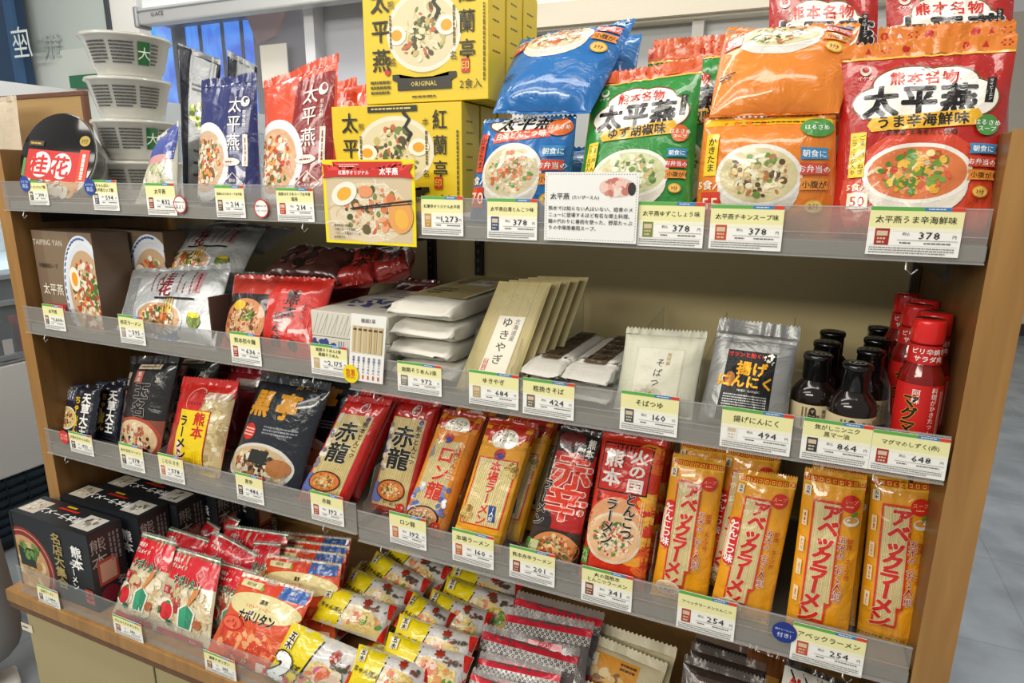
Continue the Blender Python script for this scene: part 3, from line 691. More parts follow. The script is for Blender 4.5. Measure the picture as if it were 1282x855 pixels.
def ronryu(d):
    d.rect(0, .87, 1, 1, '#b5281c'); d.ell(.52, .895, .28, .07, '#eee8d4'); d.text('とんこつ', .52, .925, .038, '#3a2418', bold=.04); d.text('スープ', .52, .88, .034, '#3a2418', bold=.04)
    for x, y in ((.1, .96), (.9, .96), (.08, .87), (.92, .87)): d.rect(x-.05, y-.02, x+.05, y+.02, '#e89a2c'); d.L -= 1; 
    d.L += 1
    d.rect(.08, .08, .86, .86, '#e28a20'); d.rect(.15, .2, .78, .78, '#e2d09a'); d.stripes(.15, .2, .78, .78, 16, '#bfa562')
    d.circ(.45, .8, .04, '#c23a2a'); d.ell(.45, .79, .08, .02, '#3a4a9a')
    d.star([(.17, .76), (.24, .66), (.13, .62)], '#8e8a86')
    d.text('ロン龍', .52, .53, .145, '#d4341c', True, .05, sp=1.0, ol='#f2e6c0', ow=.03); d.text('九州とんこつ', .75, .62, .045, '#c8301c', True, .03)
    for k in range(26): d.ell(d.R.uniform(.08, .3) if k % 2 else d.R.uniform(.7, .85), d.R.uniform(.2, .42), .06, .018, d.R.choice(['#7f8cc0', '#c9cfe2', '#5a68a8', '#e6e6ee']), d.R.uniform(0, 3), 9, False)
    d.L += 1; d.bowl(.46, .17, .36, .09, '#2c2c34', '#d9a070', ['#f0dcc0', '#e6c9a0', '#d88a8a', '#5a8a3a', '#a83226', '#caa070'], 50); d.circ(.78, .12, .035, '#d43a2a'); d.text('くせ', .78, .12, .028, '#ffe9d0')
def honba(d):
    d.rect(0, .84, 1, 1, '#c22c1e'); d.ell(.5, .865, .26, .075, '#eee8d6'); d.text('さっぱり', .5, .9, .036, '#3a2418', bold=.04); d.text('スープ', .5, .855, .034, '#3a2418', bold=.04)
    for x, y in ((.1, .95), (.9, .95), (.1, .85), (.9, .85)): d.rect(x-.06, y-.022, x+.06, y+.022, '#f0a83a'); d.L -= 1
    d.L += 1; d.rect(.04, .02, .96, .8, '#f0a82a'); d.rect(.1, .2, .9, .72, '#d8361e'); d.rect(.13, .21, .87, .71, '#efdfa6'); d.stripes(.13, .21, .87, .71, 20, '#cdb368')
    d.circ(.5, .75, .045, '#c8382a'); d.ell(.5, .74, .1, .02, '#3a4a9a')
    d.text('本場ラーメン', .5, .46, .088, '#d8341c', True, .055, sp=.92, ol='#f8efd0', ow=.04)
    d.rect(.62, .25, .76, .37, '#2f4c8c', -.06); d.text('1人前', .69, .31, .036, '#ffffff', True, .03)
    for cx, cy in ((.2, .28), (.8, .64)):
        for k in range(18): a = d.R.uniform(0, 6.28); d.ell(cx+.07*math.cos(a), cy+.04*math.sin(a), .07, .02, d.R.choice(['#b58a3a', '#d8b45a', '#8a6a2a', '#e9d08a']), a, 9, False)
    d.L += 1; d.rect(.04, .03, .96, .17, '#f4bb34'); d.text('五木食品', .5, .1, .035, '#c8401c', bold=.03)
def akakara(d):
    d.rect(0, .86, 1, 1, '#2a2624'); d.ell(.4, .93, .3, .05, '#6a2626'); d.rect(.12, .3, .98, .84, '#b81e1a'); d.rect(0, .36, .16, .6, '#241c1a'); d.ell(.2, .33, .2, .1, '#2a2220')
    d.text('赤辛', .56, .62, .26, '#e23a20', True, .05, sp=.86, ax=1.2, ol='#f6e6d8', ow=.035)
    d.rect(.74, .8, .95, .97, '#1c1a1a'); d.text('熊本', .845, .885, .065, '#f4efe6', True, .04)
    d.text('ラーメン', .13, .47, .085, '#17110f', True, .06, ol='#f4ead8', ow=.04); d.lines(.1, .62, .16, .8, 1, '#f0d8c8', True)
    d.rect(.06, .01, .98, .3, '#3a2a1e'); d.bowl(.56, .17, .48, .13, '#2a1c16', '#d88a4a', ['#f0cf9a', '#e6b878', '#7a4a2a', '#c8502c', '#4f7a34', '#b58a5a'], 90)
    d.ell(.08, .15, .1, .06, '#4f7a2e'); d.rect(.1, .08, .26, .2, '#d2d8a2', .02); d.ell(.25, .05, .15, .03, '#efe6cc')
def hinokuni(d):
    d.rect(0, 0, 1, 1, '#d8361e'); 
    for k in range(14): d.ell(d.R.uniform(.8, 1), d.R.uniform(.05, .95), .08, .09, d.R.choice(['#f0a030', '#e86a24', '#f4c04a']), d.R.uniform(1.2, 1.9), 10, False)
    d.L += 1; d.rect(.08, .63, .86, .95, '#1c1614'); d.rect(.1, .64, .84, .94, '#cf2a1c')
    d.text('火の国', .66, .785, .095, '#f7f1e8', True, .05, sp=1.0, ax=1.25); d.text('熊本', .28, .785, .12, '#f7f1e8', True, .05, sp=1.05, ax=1.1)
    d.ell(.45, .4, .44, .2, '#e0a070'); d.bowl(.46, .33, .42, .17, '#e8d2b4', '#e6b98a', ['#f2e0c4', '#eccfa4', '#d86a44', '#58883c', '#3f7030', '#f0d8c0', '#c8402c'], 110)
    d.text('とんこつ', .64, .49, .085, '#15100d', True, .055, sp=.9, ol='#f6ead6', ow=.04); d.text('ラーメン', .36, .44, .085, '#15100d', True, .055, sp=.9, ol='#f6ead6', ow=.04)
    d.lines(.8, .3, .86, .6, 2, '#f3d2a2', True); d.rect(.02, .12, .13, .23, '#4f8a34'); d.text('九州', .075, .175, .045, '#e9f0c2', True)
    d.lines(.1, .55, .16, .62, 2, '#2a1c12', True)
def chanpon_dark(d):
    d.rect(.0, .72, .42, 1, '#3f4454'); d.lines(.06, .74, .36, .96, 4, '#c6c9d4', True, dash=(.03, .06))
    d.text('天草大王', .78, .52, .19, '#f3f1ea', True, .055, sp=.96, ax=1.1); d.text('ちゃんぽん', .5, .5, .14, '#f0c022', True, .055, sp=.92)
    d.bowl(.18, .42, .34, .2, '#e6e0d0', '#d9c07a', FOODM, 60); d.ell(.2, .12, .2, .06, '#3a4a7a')
def tamana(d):
    d.rect(.05, .93, .95, .985, '#2c2a2b'); d.rect(.3, .88, .74, .925, '#d8c9ae'); d.lines(.34, .89, .7, .915, 1, '#5a3a2a')
    d.rect(.3, .75, .46, .86, '#c45a4e'); d.text('熊本', .38, .805, .05, '#f6e9dc', True, .03); d.ell(.78, .78, .13, .06, '#3a3838'); d.ell(.78, .78, .1, .045, '#161515'); d.text('あ', .78, .78, .06, '#efe6d6')
    d.text('玉名', .52, .585, .16, '#171414', True, .06, sp=1.05, ax=1.3, ol='#d9d2c4', ow=.03); d.text('細麺', .14, .78, .07, '#e8dcc8', True, .04)
    d.text('ラーメン', .11, .55, .06, '#c86a54', True, .04); d.rect(0, 0, 1, .4, '#8a4a34'); d.bowl(.48, .2, .52, .22, '#b5482f', '#dcc098', ['#eee0c2', '#e2c998', '#c86a48', '#d8b070', '#efe6d2', '#a8503a', '#2a2420'], 110); d.ell(.6, .07, .26, .07, '#1c1a1a')
def kumamoto_red(d):
    d.rect(.55, 0, 1, .82, '#cdb788'); d.blobs(.72, .4, .3, .42, ['#e2d2a6', '#c0a872', '#b39a64', '#d9c48e', '#efe3c2'], 150, (.06, .16)); d.rect(0, 0, .55, .5, '#b8423a'); d.rect(0, .84, 1, 1, '#d8281e')
    d.circ(.46, .78, .13, '#e8b0a0'); d.circ(.46, .775, .122, '#cf2018'); d.text('こむらさき', .46, .745, .04, '#3a1a12', bold=.05); d.rect(.6, .8, .98, .87, '#c9a890', .04)
    d.rect(.24, .1, .77, .68, '#c8281c'); d.rect(.255, .107, .755, .672, '#f4d416'); d.text('ラーメン', .37, .38, .125, '#15100c', True, .055, sp=.95, slant=-.1, ax=1.15); d.text('熊本', .62, .52, .14, '#cf2a1c', True, .06, sp=1.0, ax=1.1)
    d.rect(.3, .06, .4, .33, '#f1e6d2'); d.text('こむら', .35, .2, .06, '#c8281c', True, .03); d.rect(.06, .0, .95, .06, '#e6c22a')
def kokutei(d):
    d.text('黒亭', .46, .76, .235, '#e8a11e', bold=.07, ax=1.0, sp=1.2); d.text('熊本ラーメン', .72, .93, .036, '#c8963a', bold=.03)
    d.circ(.2, .5, .075, '#cf2218'); d.lines(.12, .46, .28, .54, 3, '#f6c8b8'); d.lines(.4, .5, .85, .58, 3, '#8a8d92')
    d.bowl(.46, .22, .46, .2, '#d8d5cd', '#cdb48a', ['#eadcbc', '#d9c292', '#b5683a', '#26241f', '#8a5a34', '#e9dcc4', '#3a3a2c'], 110); d.rect(.33, .24, .58, .36, '#262a24', .02); d.ell(.74, .23, .15, .08, '#b5753f')
def bear_free(main):                                  # the lying soup pack, its big animal picture left off
    def f(d): pass
    return f
def soup_top(num, dish, cols, side):
    def f(d):
        d.bowl(.45, .75, .31, .17, '#e9e6dc', dish, cols, 80, side='#dcd8cd'); d.text('5食入', .1, .85, .075, '#fff2e0', bold=.04); d.rect(.03, .66, .17, .8, '#d8402c'); d.text(num, .1, .73, .12, '#ffe9d8', bold=.02)
        ribbons(d, .86, .93, .2, .085); pot(d, .85, .6, .07); d.lines(.05, .3, .17, .36, 2, '#23180f')
    return f
def soup_front(num, dish, cols, main, title):
    def f(d):
        if title:
            d.ell(.52, .96, .42, .12, '#7a4a1c'); d.ell(.52, .96, .4, .105, '#fbf6ea'); d.text('太平燕', .52, .95, .15, '#17120e', bold=.06, ax=1.25)
            d.star([(.22, .76), (.8, .81), (.8, .9), (.22, .86)], '#e0482e'); d.text('白濁とんこつ味', .5, .835, .07, '#fff3dc', bold=.04, rot=.05)
        else: d.rect(.02, .93, .98, 1, '#f0c02c'); d.lines(.3, .945, .8, .985, 2, '#2a1c0c')
        d.bowl(.46, .5, .31, .26, '#efece2', dish, cols, 90, side='#e2ded2'); 
        d.rect(.05, .5, .15, .86, '#f3d229' if not title else '#e0482e'); d.text('かきたま', .1, .68, .075, '#2a1c0c', True, .03)
        d.text('5食入', .11, .42, .085, '#fff2e0', bold=.04); d.rect(.04, .16, .19, .36, '#d8402c'); d.text(num, .115, .26, .15, '#ffe9d8', bold=.02)
        d.ell(.87, .9, .12, .08, '#e2702e' if title else '#4f9a4a'); d.text('はるさめ', .87, .9, .05, '#ffffff', bold=.02); ribbons(d, .85, .68, .2, .1); pot(d, .85, .25, .075)
    return f
def pouch_tpy(main, panel, x0, dish):
    def f(d):
        d.rect(x0, .02, .98, .9, panel)
        d.ell(.24, .34, .42, .31, '#eceff2', 0, 44); d.bowl(.24, .34, .38, .28, '#e8eaee', dish, FOODR, 120)
        d.text('太平燕', .72, .62, .135, '#f4efe6', True, .012, sp=1.08); d.circ(.87, .79, .04, '#f4e9e0'); d.circ(.885, .80, .022, panel)
        d.text('熊本名物', .87, .66, .032, '#f4efe6', True); d.rect(.86, .3, .92, .54, '#efe3d6'); d.lines(.875, .32, .905, .52, 1, '#8a3a2a', True)
        d.ell(.7, .33, .13, .03, '#efe3d6'); d.lines(.62, .32, .78, .34, 1, '#8a3a2a'); A = d.as_
        d.band([(.72, .1), (.86, .17), (.72, .25), (.58, .17), (.72, .1)], .006, '#e8d8cc'); d.text('国産', .72, .19, .03, '#f0e2d6'); d.text('はるさめ', .72, .155, .024, '#f0e2d6')
    return f

# ================================================================ TOP SHELF
G_SOUP = 'soup packs on the top shelf'
RED = dict(base='#b9231c', T=.055, mode='pouch', seal=(0.0, .07), sealc='#e8852c')
def red_tpy(): return taipingyan('#b9231c', '#d8482a', 'うま辛海鮮味', '#1b140c', '50', '#dd7a44', FOODH, '#4f9a4a', sub='天草産 芝海老だし使用')
r1 = bag('soup_pouch', 'large red soup pouch with orange top band at the right end of the top shelf', 'soup pouch', Q((1055, 58), (1275, 42), 1038, 1244, .085, .04, S1[1]), design=red_tpy(), group=G_SOUP, seed=1, **RED)
r2 = bag('soup_pouch', 'red soup pouch whose orange top band shows just above the large front red pouch', 'soup pouch', Q((1100, 36), (1273, 26), 1090, 1240, .15, .11, S1[1]), design=red_tpy(), group=G_SOUP, seed=2, **RED)
r3 = bag('soup_pouch', 'red soup pouch at the right rear, cut off by the top of the photo', 'soup pouch', Q((1108, -34), (1272, -42), 1110, 1262, .215, .19, 1.475), design=red_tpy(), group=G_SOUP, seed=3, **RED)
r4 = bag('soup_pouch', 'red soup pouch cut off by the top of the photo, beside the upper orange pack', 'soup pouch', Q((964, -32), (1100, -38), 955, 1100, .22, .19, 1.46), design=red_tpy(), group=G_SOUP, seed=4, **RED)
for k, (root, y) in enumerate(((r3, 0), (r4, 0))):
    pass
r5 = bag('soup_pouch', 'red soup pouch lying low behind the front row, carrying the rear pouches', 'soup pouch', (np.array([1.47, .18, S1[1]]), np.array([1.79, .18, S1[1]]), np.array([1.47, .25, S1[1]+.068]), np.array([1.79, .25, S1[1]+.068])), T=.05, base='#b9231c', seal=(.05, .05), group=G_SOUP, seed=5)
GRN = dict(base='#2f8f3c', T=.055, mode='pouch', seal=(0.0, .07), sealc='#e2622c')
def grn(): return taipingyan('#2f8f3c', None, 'ゆず胡椒味', '#1b140c', '50', '#cfd2a4', FOODG, '#e07030', top='#e2622c')
bag('soup_pouch', 'green yuzu soup pouch with orange top band standing on the top shelf', 'soup pouch', Q((745, 95), (880, 73), 714, 866, .10, .045, S1[1]), design=grn(), group=G_SOUP, seed=6, **GRN)
bag('soup_pouch', 'green soup pouch half hidden between the front green pouch and the orange packs', 'soup pouch', Q((812, 62), (908, 52), 800, 905, .20, .15, S1[1]), design=grn(), group=G_SOUP, seed=7, **GRN)
bag('soup_pouch', 'rearmost green soup pouch, only its top edge showing', 'soup pouch', Q((818, 52), (925, 42), 815, 925, .27, .22, S1[1]), design=grn(), group=G_SOUP, seed=8, **GRN)
ORG = '#e8862a'
bag('soup_pack', 'lower orange chicken soup pack with a white bowl, under another orange pack', 'soup pack', Q((882, 150), (1046, 145), 870, 1044, .06, .05, S1[1]), T=.07, mode='pillow', base=ORG, design=soup_front('55', '#dccfa0', FOODC, '#e8862a', False), seal=(.02, .02), pinch=-.02, group=G_SOUP, seed=9)
bag('soup_pack', 'upper orange chicken soup pack leaning back on top of the lower orange pack', 'soup pack', QP((888, 147, .055), (1050, 143, .055), (910, 38, .14), (1078, 30, .14)), T=.06, mode='pillow', base=ORG, design=soup_top('55', '#dccfa0', FOODC, '#e8862a'), seal=(.02, .03), pinch=-.02, group=G_SOUP, seed=10)
BLU = '#2370b8'
bag('soup_pack', 'lower blue pork broth soup pack with a white bowl and cloud title', 'soup pack', Q((606, 152), (722, 145), 588, 706, .06, .05, S1[1]), T=.065, mode='pillow', base=BLU, design=soup_front('70', '#d8cda8', FOODB, BLU, True), seal=(.02, .02), pinch=-.03, group=G_SOUP, seed=11)
bag('soup_pack', 'upper blue soup pack lying back on the lower blue pack, its end fin raised', 'soup pack', QP((617, 141, .05), (738, 143, .05), (652, 50, .14), (796, 25, .15)), T=.06, mode='pillow', base=BLU, design=soup_top('70', '#d8cda8', FOODB, BLU), seal=(.02, .03), pinch=-.02, group=G_SOUP, seed=12)
bag('soup_pack', 'blue soup pack mostly hidden behind the upper blue pack', 'soup pack', QP((700, 140, .17), (790, 140, .17), (715, 52, .22), (804, 44, .22)), T=.05, mode='pillow', base='#2f78bc', seal=(.02, .04), group=G_SOUP, seed=13)
bag('soup_pack', 'blue soup pack at the bottom of the hidden rear pile', 'soup pack', (np.array([1.16, .16, S1[1]]), np.array([1.36, .16, S1[1]]), np.array([1.16, .23, S1[1]+.125]), np.array([1.36, .23, S1[1]+.125])), T=.05, base='#2f78bc', seal=(.02, .04), group=G_SOUP, seed=14)

# yellow cartons, two tiers
YEL = '#e8c81e'
def ycarton(x0, x1, y, z0, z1, lab, dep=.062): return carton('noodle_carton', lab, 'carton', (x0, y, z0), (x1-x0, 0, 0), (0, dep, 0), (0, 0, z1-z0), YEL, {'front': yellow_box, 'right': yellow_side}, group='yellow noodle cartons')
ya = foot(421, .05, S1[0]+.02)[0]; yb_ = foot(579, .05, S1[0]+.02)[0]; zt = px(500, 130, .05)[2]
zs_ = S1[1]
for k, lab in enumerate(('front yellow noodle carton of the lower tier, behind the yellow poster', 'second yellow noodle carton of the lower tier, behind the front one', 'rear yellow noodle carton of the lower tier')):
    zb = S1[0]
    ycarton(ya, yb_, .05+k*.068, zb+.0005, zt, lab)
yc = px(457, 64, .058)[0]; ydd = px(612, 64, .058)[0]; zh = zt+.001+(zt-S1[0])
for k, lab in enumerate(('front yellow noodle carton of the upper tier, its soup picture in full view', 'second yellow noodle carton of the upper tier, its side showing behind the front one', 'rear yellow noodle carton of the upper tier')):
    ycarton(yc, ydd, .056+k*.068, zt+.0015, zh+.012, lab)

# tall pouches left of the cartons
bag('noodle_pouch', 'orange and dark red noodle pouch standing left of the yellow cartons', 'noodle pouch', Q((331, 103), (423, 67), 331, 424, (.075, .075), .04, S1[0]), T=.05, mode='pouch', base='#e0512f', design=pouch_tpy('#e0512f', '#8e2020', .5, '#e0b28a'), seal=(0, .05), seed=15, group='tall noodle pouches')
bag('noodle_pouch', 'orange noodle pouch peeking out behind the orange and red one', 'noodle pouch', Q((398, 108), (447, 98), 395, 452, .15, .12, S1[0]), T=.05, mode='pouch', base='#e65c30', design=pouch_tpy('#e65c30', '#d84a28', .5, '#e0b28a'), seal=(0, .05), seed=16, group='tall noodle pouches')
bag('noodle_pouch', 'rearmost orange noodle pouch, a sliver beside the yellow cartons', 'noodle pouch', Q((428, 112), (466, 106), 425, 470, .22, .19, S1[0]), T=.05, mode='pouch', base='#e65c30', seal=(0, .05), seed=17, group='tall noodle pouches')
bag('noodle_pouch', 'navy blue noodle pouch with a bowl picture, standing left of the orange pouch', 'noodle pouch', Q((252, 102), (321, 92), 250, 328, .075, .04, S1[0]), T=.05, mode='pouch', base='#2c3570', design=pouch_tpy('#2c3570', '#2a3068', .55, '#d9b896'), seal=(0, .05), seed=18, group='tall noodle pouches')
def silver_side(d):
    d.rect(0, 0, .32, 1, '#191c26'); d.rect(.92, .6, 1, 1, '#16181d'); d.blobs(.62, .58, .28, .1, ['#8a9a3a', '#c9cf8a', '#5d7030', '#e8e6d0'], 40); d.lines(.4, .74, .85, .8, 2, '#555555')
    for y in (.1, .18, .26, .34): d.lines(.5, y, .9, y+.03, 1, '#444444', dash=(.05, .12))
bag('noodle_pouch', 'silver and black side-turned pouch left of the navy pouch', 'noodle pouch', Q((222, 55), (277, 76), 232, 268, (.13, .15), (.11, .13), S1[0]), T=.04, mode='pouch', base='#8d9092', kind='foil', side='#191c26', design=silver_side, seal=(0, .03), seed=19, group='tall noodle pouches')
bag('noodle_pouch', 'silver and black pouch rising behind the navy pouch', 'noodle pouch', Q((285, 64), (322, 84), 285, 322, (.2, .22), (.17, .19), S1[0]), T=.04, mode='pouch', base='#8d9092', kind='foil', side='#191c26', design=silver_side, seal=(0, .03), seed=20, group='tall noodle pouches')
def small_clear(d):
    d.rect(0, .55, 1, 1, '#4b5aa6', .1); d.ell(.45, .58, .4, .06, '#d9a2a0'); d.blobs(.5, .28, .4, .25, ['#cfd0a8', '#e6dcc0', '#9fae74', '#efe9d6'], 60); d.rect(0, .0, 1, .1, '#e8e6da')
bag('noodle_bag', 'small clear noodle bag with a blue top in front of the stacked bowls', 'noodle bag', Q((199, 172), (224, 152), 170, 222, .06, .03, S1[0]), T=.03, mode='pillow', base='#d3d2c2', design=small_clear, seal=(.03, .06), seed=21)

# stacked soup bowls and the lidded one lying on its side
def at_angle(M): return M
def bowl_thing(label, c, r, h, group, seed):
    t = thing('noodle_bowl', label, 'bowl', c, group); M = Matrix.Translation(Vector(c))
    mb = MB(); mb.lathe([(r*.68, 0), (r*.70, .004), (r*.73, h*.16), (r*.78, h*.22), (r*.95, h*.9), (r*1.0, h*.93), (r*1.02, h*.96), (r*1.0, h), (r*.96, h)], mat('#bdbdb7', 'gloss'), 44, M)
    for a in range(3):
        a0 = -1.72+a*.66
        d = Print(Cyl(M, r*.805, r*.937, h*.28, h*.82, a0, a0+.56), mb, 'gloss', seed+a, .0002, .0008)
        if a < 2 or seed % 2: d.lines(0, 0, 1, 1, 7, '#4a4a4a', fill=.55, dash=(.02, .07))
        else: d.rect(0, 0, .55, 1, '#2c6a3f'); d.text('大', .3, .5, .6, '#e9f0e0'); d.lines(.6, 0, 1, 1, 6, '#4a4a4a')
    mb.build('bowl_body', t)
    m2 = MB(); m2.lathe([(r*.99, h), (r*1.0, h+.0015), (r*.96, h+.002), (.001, h+.002)], mat('#d9d6c8', 'gloss'), 44, M); m2.build('lid', t)
    return t
Yb = .205
zt_ = [px(162, v, Yb)[2] for v in (47, 100, 152, 196)]
c0 = px(162, 100, Yb); dep = (c0-CAM)@FW; R0 = 125*dep/FPX/2*.80
zz = [S1[0]]; hh = (zt_[0]-S1[0])/4
for k, lab in enumerate(('pale printed noodle bowl at the bottom of the stack of four', 'pale printed noodle bowl second from the bottom of the stack', 'pale printed noodle bowl third from the bottom of the stack', 'pale printed noodle bowl on top of the stack of four')):
    bowl_thing(lab, np.array([c0[0]+(.012, .0, -.004, .004)[k], Yb, S1[0]+hh*k+.0005]), R0*(.96, .97, .96, 1)[k], hh-.0035, 'stacked noodle bowls', 3+k)
n = Vector((.2, -.93, .30)).normalized(); lc = Vector(px(71, 184, .044)); lc.z = S1[0]+.0006+.0022+.0962*math.sqrt(1-n.z**2); dv = -n
ax_ = Vector((0, 0, 1)).cross(n).normalized(); ay_ = n.cross(ax_)
M = Matrix(((ax_.x, ay_.x, n.x, lc.x), (ax_.y, ay_.y, n.y, lc.y), (ax_.z, ay_.z, n.z, lc.z), (0, 0, 0, 1)))
r = .095
t = thing('noodle_bowl', 'noodle bowl tipped on its side with a black and red lid facing out', 'bowl', (lc.x, lc.y+.03, S1[0]))
mb = MB(); mb.lathe([(r*.62, -.082), (r*.66, -.066), (r*.95, -.006), (r, -.004), (r, 0)], mat('#bebdb8', 'gloss'), 48, M)
for k in range(2): Print(Cyl(M, r*.722, r*.92, -.054, -.013, .2-k*.9, -.55-k*.9), mb, 'gloss', 5+k, .0001, .0004).lines(0, 0, 1, 1, 7, '#565656', fill=.5, dash=(.02, .07))
mb.build('bowl_body', t)
mb = MB(); mb.lathe([(r*1.0, 0), (r*1.01, .001), (r*.99, .0022), (.001, .0022)], mat('#191717', 'gloss'), 48, M)
ct, st_ = math.cos(-.08), math.sin(-.08); e1 = np.array(ax_*ct+ay_*st_); e2 = np.array(-ax_*st_+ay_*ct); c = np.array(lc+n*.0022)
d = Print(Surf((c-e1*r-e2*r, c+e1*r-e2*r, c-e1*r+e2*r, c+e1*r+e2*r), wr=0), mb, 'card', 4, .0001, .0002)
d.ell(.5, .24, .42, .2, '#e6e0d4'); d.blobs(.5, .17, .34, .12, FOODR+['#4f8a34'], 50); d.L += 1
d.rect(.1, .22, .80, .56, '#c9231c'); d.rect(.8, .24, .93, .6, '#d8402c'); d.lines(.82, .26, .9, .56, 1, '#f6e4d4', True)
for x in (.3, .58): d.ell(x, .39, .135, .15, '#f6f2ec', up=False)
d.L += 1; d.text('桂花', .44, .385, .25, '#c9231c', bold=.05, sp=1.12)
d.rect(.1, .6, .3, .66, '#3a3323'); d.lines(.12, .61, .28, .65, 1, '#c9a23c'); d.ell(.84, .7, .07, .06, '#b79a3a'); d.text('3分', .84, .7, .06, '#191717', bold=.03); d.rect(.06, .24, .1, .45, '#5a8a4a')
mb.build('lid', t)

# framed board and paper bag at the far left, beyond the fixture
t = thing('side_stand', 'tan wooden stand beyond the left side panel under a framed board and paper bag', 'stand', (-.3, .45, 0))
b = MB(); b.box((-.54, .32, .05), (-.06, .62, 1.37), mat('#a98050', 'wood'), .003); b.box((-.52, .34, 0), (-.08, .60, .05), mat('#3c352b', 'paper')); b.build('stand_body', t)
b = MB(); b.box((-.55, .31, 1.37), (-.055, .63, 1.398), mat('#b98f5a', 'wood'), .003); b.build('stand_top', t)
YB = .485
t = thing('framed_board', 'tan board in a brown frame standing behind the left end of the top shelf', 'board', px(40, 235, YB))
p = px(-60, 104, YB); q = px(103, 113, YB); zb = 1.3988
b = MB(); b.box((p[0], YB+.004, zb), (q[0]-.014, YB+.014, q[2]-.014), mat('#bb9a66', 'paper')); b.build('panel', t)
b = MB(); b.box((p[0], YB, q[2]-.014), (q[0], YB+.018, q[2]), mat('#6d4a38', 'paper'), .002); b.box((q[0]-.014, YB, zb), (q[0], YB+.018, q[2]-.014), mat('#6d4a38', 'paper'), .002); b.build('frame', t)
q = (px(-60, 240, .35), px(36, 240, .35), px(-50, 128, .40), px(20, 120, .40)); q[0][2] = q[1][2] = 1.399
bag('paper_bag', 'pale kraft paper bag at the far left edge, in front of the tan framed board', 'paper bag', q, T=.06, mode='pouch', base='#d3c2a6', kind='wrap', seal=(0, .05), seed=22)

# poster and info card clipped to the top rail
Y = -.012
p0, p1, p2, p3 = px(405, 303, Y), px(518, 309, Y), px(407, 203, Y), px(522, 196, Y)
x0, x1 = (p0[0]+p2[0])/2, (p1[0]+p3[0])/2; z0, z1 = (p0[2]+p1[2])/2, (p2[2]+p3[2])/2
mb = MB(); mb.box((x0, Y, z0), (x1, Y+.0015, z1), mat('#f2df1c', 'card'))
d = Print(Surf((np.array([x0, Y, z0]), np.array([x1, Y, z0]), np.array([x0, Y, z1]), np.array([x1, Y, z1])), wr=0), mb, 'card', 9, .0001, .0001)
d.rect(.035, .035, .965, .8, '#d7c3a0'); 
d.ell(.5, .38, .44, .36, '#e3d2b2')
for k in range(120): a0 = d.R.uniform(0, 6.28); x, y = d.R.uniform(.15, .75), d.R.uniform(.12, .68); d.band([(x+.16*math.cos(a0+t_*.35)*t_/4, y+.12*math.sin(a0+t_*.4)*t_/4) for t_ in range(5)], .012, d.R.choice(['#efe6d2', '#e6d8ba', '#c9b48a', '#f6efdf', '#d9c8a2']))
d.L += 1; d.blobs(.5, .42, .42, .33, ['#e8d4b0', '#d98c5a', '#c9683c', '#7a8a4a', '#4c5a34', '#b58a5a'], 70, (.03, .09)); d.blobs(.55, .4, .3, .3, ['#e89a6a', '#eda878', '#6a5a3a', '#d87a4a'], 14, (.1, .2))
d.ell(.24, .6, .15, .13, '#f7f0e2', .4); d.ell(.24, .6, .085, .075, '#eeb13a', .4); d.ell(.48, .63, .08, .07, '#e89a6a'); d.ell(.85, .35, .13, .2, '#e8a45a'); d.ell(.86, .32, .07, .12, '#f0b84a', .3)
d.star([(.97, .52), (.97, .545), (.3, .435), (.3, .42)], '#2b2320'); d.star([(.97, .49), (.97, .505), (.32, .42), (.32, .41)], '#2b2320')
d.star([(.02, .82), (.02, .95), (.08, .89)], '#c8271f', up=False); d.star([(-.0, .78), (.14, .80), (.86, .80), (1, .78), (.95, .865), (1, .95), (.86, .93), (.88, .975), (.12, .975), (.14, .93), (0, .95), (.05, .865)], '#cf2a22')
d.text('紅蘭亭オリジナル', .36, .85, .055, '#ffffff', bold=.03); d.text('太平燕', .74, .865, .085, '#ffffff', bold=.05); d.lines(.2, .91, .42, .955, 2, '#f3cdc6', dash=(.01, .03))
for i, tx in enumerate(('熊本県産の野菜、', 'お肉とスープを使用。', 'ヘルシーな春雨でつくる', '太平燕です。')): d.text(tx, .08+.017*len(tx)*.98, .22-.048*i, .034, '#1c140f', bold=.02)
o = mb.build('poster'); tag(o, 'yellow bordered poster of a noodle dish under a red ribbon, clipped to the top rail', 'poster')
Y = -.009; p0, p3 = px(681, 300, Y), px(801, 216, Y); p1, p2 = px(798, 306, Y), px(680, 215, Y)
x0, x1, z0, z1 = p0[0], p3[0], (p0[2]+p1[2])/2, (p2[2]+p3[2])/2
mb = MB(); mb.box((x0, Y, z0), (x1, Y+.0012, z1), mat('#f3f3ef', 'card'))
d = Print(Surf((np.array([x0, Y, z0]), np.array([x1, Y, z0]), np.array([x0, Y, z1]), np.array([x1, Y, z1])), wr=0), mb, 'card', 9, .0001, .0001)
for k in range(34): 
    for y in (.03, .97): d.rect(.03+k*.028, y-.006, .042+k*.028, y+.006, '#9a9a98'); d.L -= 1
for k in range(24):
    for x in (.02, .98): d.rect(x-.004, .05+k*.038, x+.004, .066+k*.038, '#9a9a98'); d.L -= 1
d.ell(.78, .785, .19, .14, '#d8d0c8'); d.blobs(.77, .79, .17, .12, ['#e8b0a0', '#d98a7c', '#f0cdbf', '#c9766a', '#efe0d4'], 60, (.15, .3)); d.ell(.93, .77, .04, .09, '#2b2524')
d.text('太平燕', .17, .655, .1, '#26262a', bold=.02); d.text('(たいぴーえん)', .45, .645, .062, '#26262a', bold=.01)
for i, tx in enumerate(('熊本では知らない人はいない、給食のメ', 'ニューに登場するほど有名な郷土料理。', '麺の代わりに春雨を使った、野菜たっぷ', 'りの中華風春雨スープ。')): d.text(tx, .055+.0247*len(tx), .48-.095*i, .071, '#2a2a2e', bold=.012)
